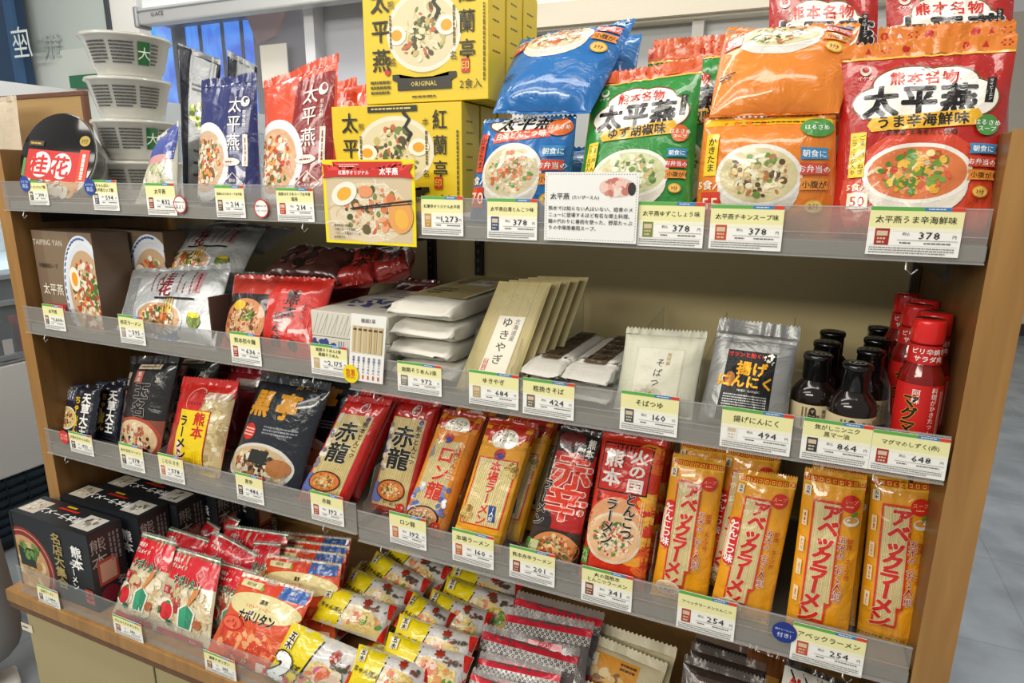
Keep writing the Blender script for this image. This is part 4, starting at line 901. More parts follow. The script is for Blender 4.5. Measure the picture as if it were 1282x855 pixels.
o = mb.build('info_card'); tag(o, 'white info card with a dashed border and a small shrimp picture on the top rail', 'sign')

GC1, GC2, GC3, GCD = 'price cards on the top rail', 'price cards on the middle rail', 'price cards on the lower rail', 'price cards on the deck fence'
for a in ((33, 226, 62, 257, 'ラーメンカップ麺', '300', 'price card reading 300 under the tipped black-lidded bowl', '#3a2a2a'),
          (113, 225, 150, 264, 'ちゃんぽん・', '594', 'price card reading 594 under the stacked bowls', '#4a5a7a', '太平燕カップ麺'),
          (181, 229, 222, 270, '太平燕', '832', 'price card reading 832 under the small clear noodle bag', '#8a3a2a'),
          (268, 232, 308, 273, '国産はるさめスープ太平燕', '214', 'price card reading 214 under the navy pouch', '#5a4a3a'),
          (345, 235, 394, 278, '国産はるさめスープ太平燕', '214', 'price card reading 214 under the orange and red pouch', '#c83a24', '塩味'),
          (527, 245, 580, 296, '紅蘭亭オリジナル太平燕', '1,273', 'price card reading 1,273 right of the yellow poster', '#c9962a'),
          (610, 248, 672, 301, '太平燕白濁とんこつ味', '378', 'price card reading 378 under the blue soup packs', '#2c4a7a'),
          (800, 252, 879, 311, '太平燕ゆずこしょう味', '378', 'price card reading 378 right of the white info card', '#7a8a3a'),
          (891, 256, 977, 315, '太平燕チキンスープ味', '378', 'price card reading 378 under the orange soup packs', '#c8502a'),
          (1091, 258, 1199, 323, '太平燕うま辛海鮮味', '378', 'price card reading 378 under the large red pouch', '#a82a22')):
    price_card(*a[:8], two=a[8] if len(a) > 8 else None, grp=GC1)
sticker(31, 230, 6.5, '#27479a', ('おすすめ', '商品'), '#c9d6f2', 'small dark blue round sticker left of the 300 price card')
sticker(112, 234, 7.5, '#27479a', ('おすすめ', '商品'), '#c9d6f2', 'small dark blue round sticker beside the 594 price card')
sticker(225, 256, 13, '#fdf8f4', ('熊本はるさめ', '品よし'), '#3a2a2a', 'white round sticker with a red ring right of the 832 price card', ring='#c8362e')
sticker(327, 261, 15, '#fdf8f4', ('国産はるさめ', 'つかってます'), '#3a2a2a', 'white round sticker with a red ring between the two 214 price cards', ring='#c8362e')

# ================================================================ MIDDLE SHELF
def brown_box(d):
    d.rect(0, 0, 1, 1, '#7d6855'); d.rect(.18, 0, .62, 1, '#86735c'); d.text('TAIPING YAN', .26, .88, .085, '#e6dccb', bold=.0, ax=.85)
    d.ell(.8, .35, .36, .62, '#e8ecf2', 0, 44)
    for k in range(20): a = math.pi*.45+k*.13; d.ell(.8+.34*math.cos(a), .35+.585*math.sin(a), .012, .03, '#4a67a4', a, 8, False)
    d.L += 1; d.bowl(.82, .35, .32, .54, '#dfe3ea', '#c9a983', FOODR+['#d8442c', '#b5482f', '#8a8a4a'], 110, egg=[(-.55, .3)])
    d.text('太平燕', .25, .38, .13, '#f1e7d6', bold=.02, ax=.85); d.text('中華春雨スープ', .22, .63, .055, '#3a2c20', bold=.02, ax=.8); d.rect(.14, .1, .42, .22, '#c0293a'); d.text('一人前3袋入', .28, .16, .045, '#f6dfd8')
z1_ = px(80, 290, .03)[2]; xr = foot(131, .03, S2[0])[0]
carton('noodle_carton', 'front brown noodle gift carton with a food picture, left end of the middle shelf', 'carton', (.006, .03, S2[0]), (xr-.006, 0, 0), (0, .085, 0), (0, 0, z1_-S2[0]), '#6e5a48', {'front': brown_box}, group='brown noodle cartons')
carton('noodle_carton', 'brown noodle gift carton behind and to the right of the front one', 'carton', (.075, .125, S2[0]), (.235, 0, 0), (0, .06, 0), (0, 0, z1_-S2[0]), '#6e5a48', {'front': brown_box}, group='brown noodle cartons')
def silver(d):
    A = d.as_; d.text('桂花', .5, .72, .2, '#8a2430', True, .05, ax=1.1, sp=.9)
    for x in (.36, .42, .62, .68, .74): d.lines(x-.012, .58, x+.012, .9, 1, '#9a4a54', True, dash=(.02, .05))
    d.rect(.76, .6, .83, .88, '#c9a0a4'); d.lines(.78, .62, .81, .86, 1, '#8a2430', True)
    d.bowl(.48, .26, .24, .2, '#eef0f2', '#d9b08a', FOODR+['#d8943a', '#4f7a34'], 80, side='#5f7fae'); d.band([(.42, .49), (.8, .52)], .025, '#1e1c1c'); d.stripes(.52, .3, .62, .5, 4, '#e6c24a'); d.ell(.82, .27, .06, .09, '#7a8a4a'); d.ell(.82, .33, .05, .03, '#e6cf3a')
    d.lines(.06, .2, .2, .8, 5, '#a7a9ab', True)
SIL = dict(zmin=S2[0], T=.05, mode='pillow', base='#c9cccd', kind='foil', seal=(.05, .05), group='silver noodle pouches', design=silver)
bag('noodle_pouch', 'front silver noodle pouch lying low on the left middle shelf', 'noodle pouch', QP((146, 412, .02), (268, 440, .02), (166, 338, .11), (290, 331, .12)), seed=31, **SIL)
bag('noodle_pouch', 'second silver noodle pouch resting above the front silver pouch', 'noodle pouch', QP((168, 352, .13), (300, 352, .14), (225, 282, .24), (333, 286, .25)), seed=32, **SIL)
bag('noodle_pouch', 'rear silver noodle pouch under the top shelf', 'noodle pouch', QP((225, 312, .25), (330, 318, .26), (268, 276, .33), (372, 286, .34)), seed=33, **SIL)
bag('noodle_pouch', 'silver noodle pouch at the bottom of the rear silver pile', 'noodle pouch', (np.array([.2, .15, S2[0]]), np.array([.46, .15, S2[0]]), np.array([.2, .34, S2[0]+.1]), np.array([.46, .34, S2[0]+.1])), T=.06, base='#c9cccd', kind='foil', seal=(.05, .05), seed=34, group='silver noodle pouches')
carton('divider_card', 'brown card edge standing between the silver pouch and the red bag', 'card', foot(266, .03, S2[0]), (.003, 0, 0), (0, .12, 0), (0, 0, .1), '#5f4a40', {}, part='card_sheet')
def red_ramen(d):
    d.rect(.0, 0, .52, 1, '#b83a2e'); d.rect(.0, .55, .5, .72, '#2a201e'); d.bowl(.27, .35, .28, .35, '#2a201e', '#d49060', ['#e9c9a0', '#dcae7c', '#b5603c', '#e6a060', '#7a4a30'], 120); d.ell(.2, .56, .08, .07, '#f0c83a'); d.blobs(.33, .42, .08, .09, ['#6f8f3a', '#8aa84a', '#4f7a2e'], 24)
    d.rect(.53, 0, 1, 1, '#cf2c22'); d.text('熊本', .74, .62, .2, '#1a1210', True, .05, sp=.95, ax=1.0); d.text('担々麺', .66, .3, .15, '#1a1210', True, .04, sp=.95); d.text('からし', .86, .55, .07, '#3a1a14', True, .02); d.circ(.82, .12, .07, '#2a1a18')
bag('noodle_bag', 'red noodle bag with a bowl picture and black lettering on the middle shelf', 'noodle bag', Q((294, 344), (421, 350), 277, 392, (.09, .10), .03, S2[0]), T=.055, base='#c02a22', design=red_ramen, seal=(.03, .05), sealc='#d23a2c', seed=35, group='red noodle bags on the middle shelf')
for k, (bl, br, tl, tr, lab, bc) in enumerate((((325, 352, .14), (425, 356, .15), (372, 310, .24), (455, 318, .24), 'dark wrapped noodle bag lying behind the red noodle bag', '#4a2622'), ((418, 362, .15), (466, 352, .17), (438, 318, .26), (486, 314, .27), 'red noodle bag lying second in the pile behind the front red one', '#a32a24'), ((462, 356, .18), (512, 336, .2), (470, 318, .29), (520, 315, .3), 'red noodle bag lying nearest the cream back panel', '#9a2822'))):
    bag('noodle_bag', lab, 'noodle bag', QP(bl, br, tl, tr), T=.05, mode='block', base=bc, seal=(.04, .05), wr=.004, seed=36+k, group='red noodle bags on the middle shelf', design=(lambda d: (d.rect(.1, .3, .4, .7, '#1d1817'), d.text('熊本', .7, .5, .3, '#1a1210', True, .04))) if k else (lambda d: d.blobs(.4, .5, .3, .3, ['#2a1c1a', '#1a1414', '#5a3a34', '#7a4a40'], 30)))
for k in range(3):
    dx, yy = ((.5, .2), (.63, .25), (.76, .32))[k]
    bag('noodle_bag', 'red noodle bag low in the rear pile, holding up the dark wrapped one' if k == 0 else ('red noodle bag low in the rear pile, second from the left' if k == 1 else 'red noodle bag low against the back panel'), 'noodle bag', (np.array([dx, yy-.06, S2[0]]), np.array([dx+.115, yy-.06, S2[0]]), np.array([dx, yy+.05, S2[0]+.11]), np.array([dx+.115, yy+.05, S2[0]+.11])), T=.06, base='#8a2620', seal=(.05, .05), seed=40+k, group='red noodle bags on the middle shelf')
def hatch(d):
    for k in range(22): d.band([(.02+k*.045, .1), (.1+k*.045+(k % 3)*.02, .9)], .02, '#a9a495')
def bluebits(d):
    for k in range(12): d.ell(d.R.uniform(.02, .3), d.R.uniform(.1, .9), .05, .12, '#3d4f8f', d.R.uniform(0, 3), 8, False)
    for k in range(3): d.band([(.32+k*.03, .1), (.36+k*.03, .9)], .03, '#3d4f8f')
def bluetop(d):
    for k in range(40): d.ell(d.R.uniform(.1, .9), d.R.uniform(.25, .6), .06, .025, d.R.choice(['#3f5090', '#5566a0', '#2f4080']), d.R.uniform(0, 3), 8, False)
    d.L += 1; d.lines(.3, .65, .9, .9, 3, '#8f8f96')
f0 = foot(393, .03, S2[0]); zt1 = px(394, 388, .03)[2]; h_ = (zt1-S2[0])/2
wbx = px(487, 414, .03)[0]-f0[0]
carton('noodle_carton', 'white boxed noodles with blue print, lower of the two stacked boxes', 'carton', f0, (wbx, 0, 0), (0, .26, 0), (0, 0, h_-.0005), '#dcd9cc', {'front': bluebits}, group='white noodle boxes')
carton('noodle_carton', 'white boxed noodles with line drawing and blue lid print, upper of the two stacked boxes', 'carton', f0+[0, 0, h_], (wbx, 0, 0), (0, .26, 0), (0, 0, h_), '#dcd9cc', {'front': hatch, 'top': bluetop}, group='white noodle boxes')

def bundle(name, label, p, dirv, L, wd, h, base, cat='noodle bundle', kind='wrap', group=None, strip=None, sdes=None, seed=0, flap=.03):
    """Paper wrapped bundle: front face centre-bottom p, running along dirv for L."""
    p = np.array(p, float); dv = np.array(dirv, float); dv /= np.linalg.norm(dv); up = np.array([0, 0, 1.0]); sd = np.cross(dv, up)
    t = thing(name, label, cat, p+dv*L/2, group); R = random.Random(seed); mb = MB(); n = 28
    rows = [(-flap, .97, .10, .38), (-flap*.55, 1.0, .3, .33), (-.004, 1.0, .72, .13), (.012, 1, .93, .03), (.035, 1, 1, 0)]+[(L*k/8, 1, 1, 0) for k in range(1, 8)]+[(L-.01, 1, .9, .05), (L, .95, .5, .2)]
    V = []
    for u_, a, hs, zo in rows:
        for k in range(n):
            th = 2*math.pi*k/n; c, s = math.cos(th), math.sin(th)
            X = abs(c)**.35*math.copysign(1, c)*wd/2*a; Zz = (abs(s)**.35*math.copysign(1, s)*.5+.5)*h*hs+zo*h
            j = .0022 if u_ < .012 else .0007
            V.append(p+dv*(u_+R.uniform(-j, j)*2.2)+sd*(X+R.uniform(-j, j))+up*max(0.0004, Zz+R.uniform(-j, j)*(0 if hs == 1 and s < 0 else 1)))
    F = [(j*n+k, j*n+(k+1) % n, (j+1)*n+(k+1) % n, (j+1)*n+k) for j in range(len(rows)-1) for k in range(n)]
    F += [tuple(range(n))[::-1], tuple(range((len(rows)-1)*n, len(rows)*n))]
    V = np.array(V); 
    mb.add(V, [f[::-1] for f in F], mat(base, kind))
    q = p+dv*-.002+up*h*.45
    Print(Surf((q-sd*wd*.3-up*h*.12, q+sd*wd*.3-up*h*.12, q-sd*wd*.3+up*h*.2-dv*.0, q+sd*wd*.3+up*h*.2), wr=0), mb, 'wrap', seed+2, lift=flap*.45).text('○ー○', .25, .5, .7, '#4a463c', bold=.03).lines(.45, .25, .95, .75, 2, '#6a655a', dash=(.02, .05))
    mb.build('paper_wrap', t)
    if strip:
        m2 = MB(); z = up*(h*1.0+.0016); a, b_, w2 = strip; q0, q1 = p+dv*a*L+z, p+dv*b_*L+z; o_ = sd*w2*wd/2
        sf = Surf((q0-o_, q0+o_, q1-o_, q1+o_), wr=0); P = sf.P([(i/4, j/10) for j in range(11) for i in range(5)])
        m2.grid(P, 4, 10, mat(sdes[0], 'wrap')); 
        if sdes[1]: sdes[1](Print(sf, m2, 'wrap', seed+5))
        m2.build('label_strip', t)
    return t
fa = px(491, 400, .035)[0]; fb = px(571, 400, .035)[0]; ztop = px(569, 380, .035)[2]; nb = 4; hb = (ztop-S2[1])/nb
def somen_top(d): d.stripes(.05, .02, .95, .98, 9, '#a8955c'); d.rect(.35, .52, .8, .78, '#e9e2d2'); d.text('そうめん', .58, .65, .12, '#8a3a5a', bold=.03, rot=.25); d.lines(.15, .1, .5, .35, 3, '#5f552f')
for k, lab in enumerate(('paper wrapped somen bundle at the very bottom of the stack, behind the rail', 'paper wrapped somen bundle second from the bottom of the stack', 'paper wrapped somen bundle third from the bottom of the stack', 'paper wrapped somen bundle on top of the stack, cream noodles showing')):
    bundle('somen_bundle', lab, ((fa+fb)/2+(.004, -.003, .003, 0)[k], .04, S2[1]+hb*k+.0003), (.02, 1, 0), .31, (fb-fa)*.97, hb-.0012, '#e2dfd4', 'somen bundle', strip=(.12, .97, .93) if k == 3 else None, sdes=('#c9ba84', somen_top), seed=50+k, group='stacked somen bundles', flap=.024)
def yuki(d):
    for x in (.2, .4, .6, .8): d.rect(x-.004, .0, x+.004, 1, '#a8965c'); d.L -= 1
    d.L += 1; d.stripes(.02, .02, .98, .98, 34, '#c2b277', .3); d.rect(.3, .17, .78, .68, '#ece5d2', .0); d.text('ゆきやぎ', .52, .45, .092, '#26221c', True, .02, sp=1.2, slant=-.08, ax=1.1); d.text('北海道産', .67, .56, .05, '#3a342a', True, .01); d.rect(.33, .19, .4, .29, '#e9dccb'); d.band([(.33, .19), (.4, .19), (.4, .29), (.33, .29), (.33, .19)], .006, '#c8503c'); d.L += 1; d.text('田舎', .365, .24, .042, '#c8503c', True, .02)
qy = Q((625, 352), (691, 354), 571, 640, .1, .025, S2[1])
yk = bag('noodle_block', 'flat cream stick noodle block with a white name label, front of its row', 'noodle block', qy, T=.009, mode='block', base='#cfc08a', kind='wrap', design=yuki, seal=(0, 0), seed=55, group='leaning cream noodle blocks', sealc='#e0d9bc', wr=.0003, side='#d5ccb0', pinch=0)
for k, lab in enumerate(('cream noodle block second in the leaning row', 'cream noodle block third in the leaning row', 'cream noodle block fourth in the leaning row', 'cream noodle block last in the leaning row')):
    dup(yk, (.009*(k+1), .022*(k+1), .0), lab, group='leaning cream noodle blocks')
def soba_strip(d):
    for k in range(30): d.ell(d.R.uniform(.1, .9), d.R.uniform(.02, .98), .1, .02, d.R.choice(['#8a7560', '#a08c76', '#55432f']), d.R.uniform(0, 3), 8, False, d.R.uniform(0, 3))
    d.L += 4; d.text('粗挽きそば', .5, .5, .14, '#2e2118', True, .03, sp=1.25, ax=1.7)
xs1 = (px(656, 460, .04)[0], px(706, 466, .04)[0]); xs2 = (px(706, 466, .04)[0], px(768, 480, .04)[0])
zt2 = px(654, 449, .04)[2]; hs = (zt2-S2[1])/2
k = 0
for lvl in range(2):
    for xx in (xs1, xs2):
        bundle('soba_bundle', ('white paper soba bundle with a brown strip, %s of the two columns, %s' % (('left', 'right')[k % 2], ('under the other', 'on top')[lvl])), ((xx[0]+xx[1])/2, .05, S2[1]+hs*lvl+.0003), (.03, 1, 0), .22, (xx[1]-xx[0])*.96, hs-.0015, '#dedbd2', 'soba bundle', strip=(.06, .98, .46) if lvl else (.0, .9, .46), sdes=('#6d5844', soba_strip), seed=60+k, group='paper soba bundles', flap=.03); k += 1
def tsuyu(d):
    d.rect(.2, .12, .8, .78, '#cfcdb2'); d.rect(.215, .13, .785, .77, '#dcdac6'); d.text('そばつゆ', .5, .43, .105, '#2c2c26', True, .02, sp=1.1, slant=.12); d.text('南阿蘇', .62, .66, .05, '#b08a3a', True, .02); d.blobs(.4, .22, .2, .12, ['#c9c4a8', '#bdb69a', '#d8d4c0'], 40)
bag('soba_sauce_bag', 'pale translucent sachet bag with vertical brown lettering on the middle shelf', 'sauce bag', Q((785, 411), (886, 417), 768, 866, .075, .035, S2[1]), T=.035, mode='pillow', base='#d3d2bd', kind='wrap', design=tsuyu, seal=(.03, .06), seed=65)
def garlic(d):
    d.rect(.02, .83, .98, .86, '#d9d9d6'); d.rect(.02, .79, .98, .805, '#8f9090'); d.rect(.2, .05, .78, .72, '#17181a')
    d.text('ガツンと効く!', .42, .68, .05, '#c8281c', bold=.05); d.text('揚げ', .52, .555, .135, '#e6a41e', bold=.06, ol='#17181a'); d.text('にんにく', .47, .43, .125, '#e6a41e', bold=.06); d.ell(.28, .44, .06, .07, '#b0743a'); d.blobs(.7, .655, .09, .06, ['#efe9da', '#d8cfba'], 14); d.text('FRIED GARLIC', .52, .345, .03, '#d9d9d6')
    d.lines(.24, .17, .74, .31, 6, '#a8a8a6', dash=(.01, .03)); d.rect(.46, .06, .74, .15, '#f3f3f0'); d.lines(.48, .065, .72, .145, 14, '#1a1a1a', True, .5, dash=(.2, .3))
bag('garlic_pouch', 'silver zip pouch with a black fried garlic label on the middle shelf', 'garlic pouch', Q((901, 399), (1003, 411), 872, 984, .085, .035, S2[1]), T=.045, mode='pouch', base='#9d9e9c', kind='foil', design=garlic, seal=(0, .11), sealc='#a9aaa8', seed=66)

# bottles
def bottle_black(c, label, grp, full=True):
    t = thing('sauce_bottle', label, 'bottle', c, grp); M = Matrix.Translation(Vector(c)); k = HB/.13
    mb = MB(); mb.lathe([(.026, 0), (.0295, .002), (.030, .006), (.030, .06*k), (.0285, .070*k), (.0235, .079*k), (.0172, .087*k), (.0155, .093*k)], mat('#1b120e', 'gloss'), 32, M); mb.build('glass_body', t)
    mb = MB(); cy = Cyl(M, .0303, .0303, .008, .052*k, -math.pi*.95, math.pi*.02)
    mb.grid(cy.P([(i/24, j/3) for j in range(4) for i in range(25)], .0002), 24, 3, mat('#d9c79f', 'paper'))
    d = Print(cy, mb, 'paper', 8, .0001, .0004); d.text('黒', .46, .52, .4, '#2a1f14', bold=.04); d.ell(.46, .76, .05, .16, '#2a1f14'); d.text('マ', .46, .76, .16, '#e6d6b0'); d.text('焦がし', .62, .6, .17, '#3a2c1c', True, .02); d.text('にんにく', .7, .5, .17, '#3a2c1c', True, .02); d.lines(.3, .1, .4, .9, 2, '#6a5638', True); d.lines(.76, .2, .86, .9, 3, '#6a5638', True); d.text('黒マー油', .54, .3, .17, '#2a1f14', True, .02)
    mb.build('paper_label', t)
    mb = MB(); mb.lathe([(.0165, .086*k), (.0178, .089*k), (.0178, .121*k), (.0192, .122*k), (.0192, .1275*k), (.0175, .13*k), (.001, .13*k)], mat('#101010', 'gloss'), 28, M)
    Print(Surf([np.array(c)+[x_, y_, .13*k] for x_, y_ in ((-.015, -.015), (.015, -.015), (-.015, .015), (.015, .015))], wr=0), mb, 'gloss').circ(.5, .5, .36, '#8f8f8c').circ(.5, .5, .3, '#161616').text('万', .5, .5, .4, '#b9b9b4')
    mb.build('flip_cap', t)
    return t
ZB = px(1074, 455, .04)[2]; HB = ZB-S2[1]
for u_, v_, lab in ((1074, 455, 'dark sauce bottle with a black flip cap, front of the right row'), (1025, 443, 'dark sauce bottle with a black flip cap, front of the left row'), (1092, 438, 'dark sauce bottle second in the right row'), (1036, 428, 'dark sauce bottle second in the left row'), (1099, 424, 'dark sauce bottle third in the right row'), (1043, 415, 'dark sauce bottle last in the left row'), (1103, 410, 'dark sauce bottle last in the right row')):
    p = pz(u_, v_, ZB); bottle_black((p[0], p[1], S2[1]+.0005), lab, 'dark sauce bottles')
ZR = px(1165, 400, .045)[2]; HR = ZR-S2[1]
def bottle_red(c, label):
    t = thing('chili_bottle', label, 'bottle', c, 'red chili sauce bottles'); M = Matrix.Translation(Vector(c)); k = HR/.18
    mb = MB(); mb.lathe([(.022, 0), (.0255, .003), (.026, .01), (.026, .098*k), (.024, .11*k), (.0185, .122*k), (.0175, .15*k)], mat('#7d1712', 'gloss'), 32, M); mb.build('glass_body', t)
    mb = MB(); cy = Cyl(M, .0263, .0263, .02, .098*k, -math.pi*.95, math.pi*.02); mb.grid(cy.P([(i/24, j/3) for j in range(4) for i in range(25)], .0002), 24, 3, mat('#cf1f1c', 'card'))
    d = Print(cy, mb, 'card', 8, .0001, .0004); d.text('マグマ', .32, .5, .25, '#15100d', True, .06, sp=.9, ol='#e8a41e', ow=.05); d.text('阿蘇', .38, .8, .13, '#f3e6d8', True, .02); d.text('料理がひきたつ!!', .64, .5, .105, '#f6e4d6', True, .02); d.circ(.45, .1, .09, '#e8c21e'); d.lines(.74, .1, .86, .9, 3, '#f0c8b8', True); mb.build('label', t)
    mb = MB(); cy = Cyl(M, .0192, .0184, .124*k, .148*k, -math.pi*.95, math.pi*.02); mb.grid(cy.P([(i/20, j/2) for j in range(3) for i in range(21)], .0008), 20, 2, mat('#c41c1a', 'card')); d = Print(cy, mb, 'card', 4, .0001, .001); d.text('ピリ辛焼き', .5, .7, .34, '#f6f0e8', bold=.03); d.text('サラダ肉', .5, .3, .34, '#f6f0e8', bold=.03); mb.build('neck_band', t)
    mb = MB(); mb.lathe([(.0188, .15*k), (.0192, .152*k), (.0192, .165*k), (.0186, .177*k), (.0175, .18*k), (.001, .18*k)], mat('#d92320', 'gloss'), 28, M); mb.build('screw_cap', t)
xr0 = px(1165, 400, .045)[0]
for k, lab in enumerate(('red chili sauce bottle in front at the right end of the middle shelf', 'red chili sauce bottle just behind and right of the front one', 'red chili sauce bottle third from the front', 'red chili sauce bottle fourth from the front', 'rearmost red chili sauce bottle')):
    bottle_red((xr0+(0, .016, .002, .018, .004)[k], .045+.0545*k, S2[1]+.0005), lab)

for a in ((52, 380, 83, 415, '太平燕', '1,600', 'price card reading 1,600 under the brown carton', '#5a3a2a'),
          (147, 393, 183, 433, '桂花ラーメン', '595', 'price card reading 595 under the silver pouches', '#9a9a9a'),
          (287, 414, 328, 459, '熊本担々麺', '636', 'price card reading 636 under the red bowl-picture bag', '#a83a34'),
          (388, 429, 436, 474, '南関そうめん5束', '2,175', 'price card reading 2,175 left of the noodle leaflet', '#c9b27a', '極細そうめん'),
          (497, 451, 553, 497, '南関そうめん3束', '972', 'price card reading 972 under the somen stack', '#7a7a7a'),
          (587, 462, 649, 514, 'ゆきやぎ', '684', 'price card reading 684 under the cream noodle blocks', '#b9a07a'),
          (655, 472, 718, 527, '粗挽きそば', '424', 'price card reading 424 under the soba bundles', '#6a625a'),
          (778, 488, 847, 548, 'そばつゆ', '160', 'price card reading 160 under the pale sachet bag', '#4a5258'),
          (905, 508, 988, 572, '揚げにんにく', '494', 'price card reading 494 under the garlic pouch', '#f4f3ee'),
          (1007, 522, 1086, 587, '焦がしニンニク', '864', 'price card reading 864 under the dark sauce bottles', '#3a3a3e', '黒マー油'),
          (1094, 537, 1182, 602, 'マグマのしずく(赤)', '648', 'price card reading 648 under the red chili bottles', '#b02a22')):
    price_card(*a[:8], two=a[8] if len(a) > 8 else None, grp=GC2)
Y = -.0085; p0, p3 = px(432, 478, Y), px(484, 394, Y); x0, x1, z0, z1 = px(440, 394, Y)[0], p3[0], px(432, 474, Y)[2], px(440, 392, Y)[2]
mb = MB(); sh = -.014; P = [(x0+sh, Y, z0), (x1+sh, Y, z0), (x1+sh, Y+.001, z0), (x0+sh, Y+.001, z0), (x0, Y, z1), (x1, Y, z1), (x1, Y+.001, z1), (x0, Y+.001, z1)]; mb.hexa(P, mat('#f4f2ec', 'card'))
d = Print(Surf([np.array(P[i]) for i in (0, 1, 4, 5)], wr=0), mb, 'card', 9, .0001, .0001); d.text('極細5束', .5, .91, .07, '#1c1c1c', bold=.03)
d.rect(.05, .42, .95, .83, '#d9ccb0')
for i in range(6): 
    x = .13+i*.148; d.rect(x-.05, .44, x+.05, .82, '#cdb98a'); d.L -= 1; d.stripes(x-.05, .44, x+.05, .82, 3, '#8a6a3a'); d.rect(x-.05, .76, x+.05, .79, '#5a4226'); d.text('南関そうめん', x, .25, .042, '#2f4a8a', True, .03); d.rect(x-.02, .04, x+.02, .1, '#c8503c'); d.L -= 1
o = mb.build('leaflet'); tag(o, 'narrow white leaflet picturing noodle bundles, hung on the middle rail', 'leaflet')
sticker(439, 468, 12.5, '#f4dc12', ('数量', '限定'), '#c8321e', 'yellow round sticker with red characters on the narrow noodle leaflet', Y=-.0110)
for u_, v_, hi, lab in ((583, 470, .12, 'clear acrylic divider right of the cream noodle blocks'), (640, 470, .11, 'clear acrylic divider left of the soba bundles'), (768, 492, .1, 'clear acrylic divider left of the pale sachet bag'), (871, 505, .1, 'clear acrylic divider left of the garlic pouch'), (985, 520, .1, 'clear acrylic divider left of the dark bottles'), (1112, 540, .1, 'clear acrylic divider between dark and red bottles')):
    divider(u_, v_, S2[1], hi, lab)

# ================================================================ LOWER SHELF
GL = 'noodle packs on the lower shelf'
DK = '#1d2130'
c1 = bag('noodle_pack', 'dark blue chanpon pack with yellow lettering at the left end of the lower shelf', 'noodle pack', Q((89, 481), (126, 484), 80, 116, .075, .03, S3[0]), T=.028, mode='block', base=DK, design=chanpon_dark, seal=(.02, .03), seed=70, group=GL)
for k, lab in enumerate(('dark blue chanpon pack second in the row at the left end', 'dark blue chanpon pack third in the row at the left end', 'dark blue chanpon pack last in the row at the left end')): dup(c1, (.035+.02*k, .042*(k+1), 0), lab, group=GL)
c2 = bag('noodle_pack', 'black tamana ramen pack with a bowl of pork ramen, second kind from the left', 'noodle pack', Q((164, 447), (225, 446), 149, 199, .09, .03, S3[0]), T=.045, mode='pillow', base='#201e1f', design=tamana, seal=(.03, .06), sealc='#2a292a', seed=71, group=GL)
dup(c2, (.05, .075, 0), 'black ramen pack hidden behind the tamana ramen pack', group=GL)
bag('noodle_pack', 'dull red noodle pack behind the red and yellow one', 'noodle pack', Q((256, 454), (335, 464), 250, 330, .2, .15, S3[0]), T=.045, mode='pillow', base='#8f1d26', design=lambda d: (d.circ(.5, .6, .2, '#b8555a'), d.circ(.5, .6, .185, '#8f1d26'), d.rect(.6, .8, .95, .88, '#a89890', .03)), seal=(.03, .06), seed=72, group=GL)
bag('noodle_pack', 'red pack with a yellow ramen label and clear side showing noodles', 'noodle pack', Q((230, 472), (300, 478), 205, 275, .085, .03, S3[0]), T=.05, mode='pillow', base='#cf2a22', design=kumamoto_red, seal=(.03, .07), sealc='#d62a22', seed=73, group=GL)
c4 = bag('noodle_pack', 'large black pack with two gold characters and a bowl on the lower shelf', 'noodle pack', Q((328, 468), (416, 481), 281, 372, .10, .03, S3[0]), T=.055, mode='pillow', base='#1d232c', design=kokutei, seal=(.03, .06), sealc='#1a2028', seed=74, group=GL)
dup(c4, (.04, .075, .0), 'black pack behind the large black one with gold characters', group=GL)
c5 = bag('noodle_pack', 'red pack with two black characters over straight noodles, left one of two alike', 'noodle pack', Q((437, 496), (492, 502), 372, 432, .09, .03, S3[0]), T=.035, mode='block', base='#c8221f', design=akaryu, seal=(.02, .04), seed=75, group=GL)
dup(c5, (0, .042, 0), 'red straight noodle pack tucked behind the left one of two alike', group=GL)
c6 = bag('noodle_pack', 'red pack with two black characters over straight noodles, right one of two alike', 'noodle pack', Q((500, 497), (553, 504), 462, 517, (.12, .12), .07, S3[1]), T=.035, mode='block', base='#b8221f', design=akaryu, seal=(.02, .04), seed=76, group=GL)
dup(c6, (0, .044, 0), 'red straight noodle pack behind the right one of two alike', group=GL)
c7 = bag('noodle_pack', 'orange and red pack with red characters and a blue dragon pattern', 'noodle pack', Q((556, 513), (609, 521), 500, 556, .095, .03, S3[1]), T=.035, mode='block', base='#d9801e', design=ronryu, seal=(.02, .03), sealc='#a8281c', seed=77, group=GL)
dup(c7, (.006, .046, 0), 'orange noodle pack behind the one with a blue dragon pattern', group=GL)
c8 = bag('noodle_pack', 'yellow and red pack of straight noodles with a small blue ribbon print', 'noodle pack', Q((613, 523), (675, 532), 564, 626, .095, .03, S3[1]), T=.035, mode='block', base='#e29a24', design=honba, seal=(.02, .03), sealc='#a8281c', seed=78, group=GL)
for k, lab in enumerate(('yellow and red noodle pack second behind the one with a blue ribbon print', 'yellow and red noodle pack third behind the one with a blue ribbon print')): dup(c8, (.02*(k+1), .046*(k+1), 0), lab, group=GL)
c9 = bag('noodle_pack', 'black and red spicy ramen pack with two huge red characters', 'noodle pack', Q((703, 533), (756, 543), 652, 722, .095, .03, S3[1]), T=.035, mode='block', base='#2a201e', design=akakara, seal=(.02, .03), seed=79, group=GL)
dup(c9, (.006, .046, 0), 'black and red ramen pack behind the spicy one', group=GL)
c10 = bag('noodle_pack', 'bright red flame-edged tonkotsu ramen pack with white characters in a red square', 'noodle pack', Q((756, 541), (836, 553), 724, 806, .095, .03, S3[1]), T=.04, mode='block', base='#d8361e', design=hinokuni, seal=(.02, .03), seed=80, group=GL)
dup(c10, (.006, .05, 0), 'red flame-edged ramen pack behind the front one', group=GL)
OY = '#f2a61e'
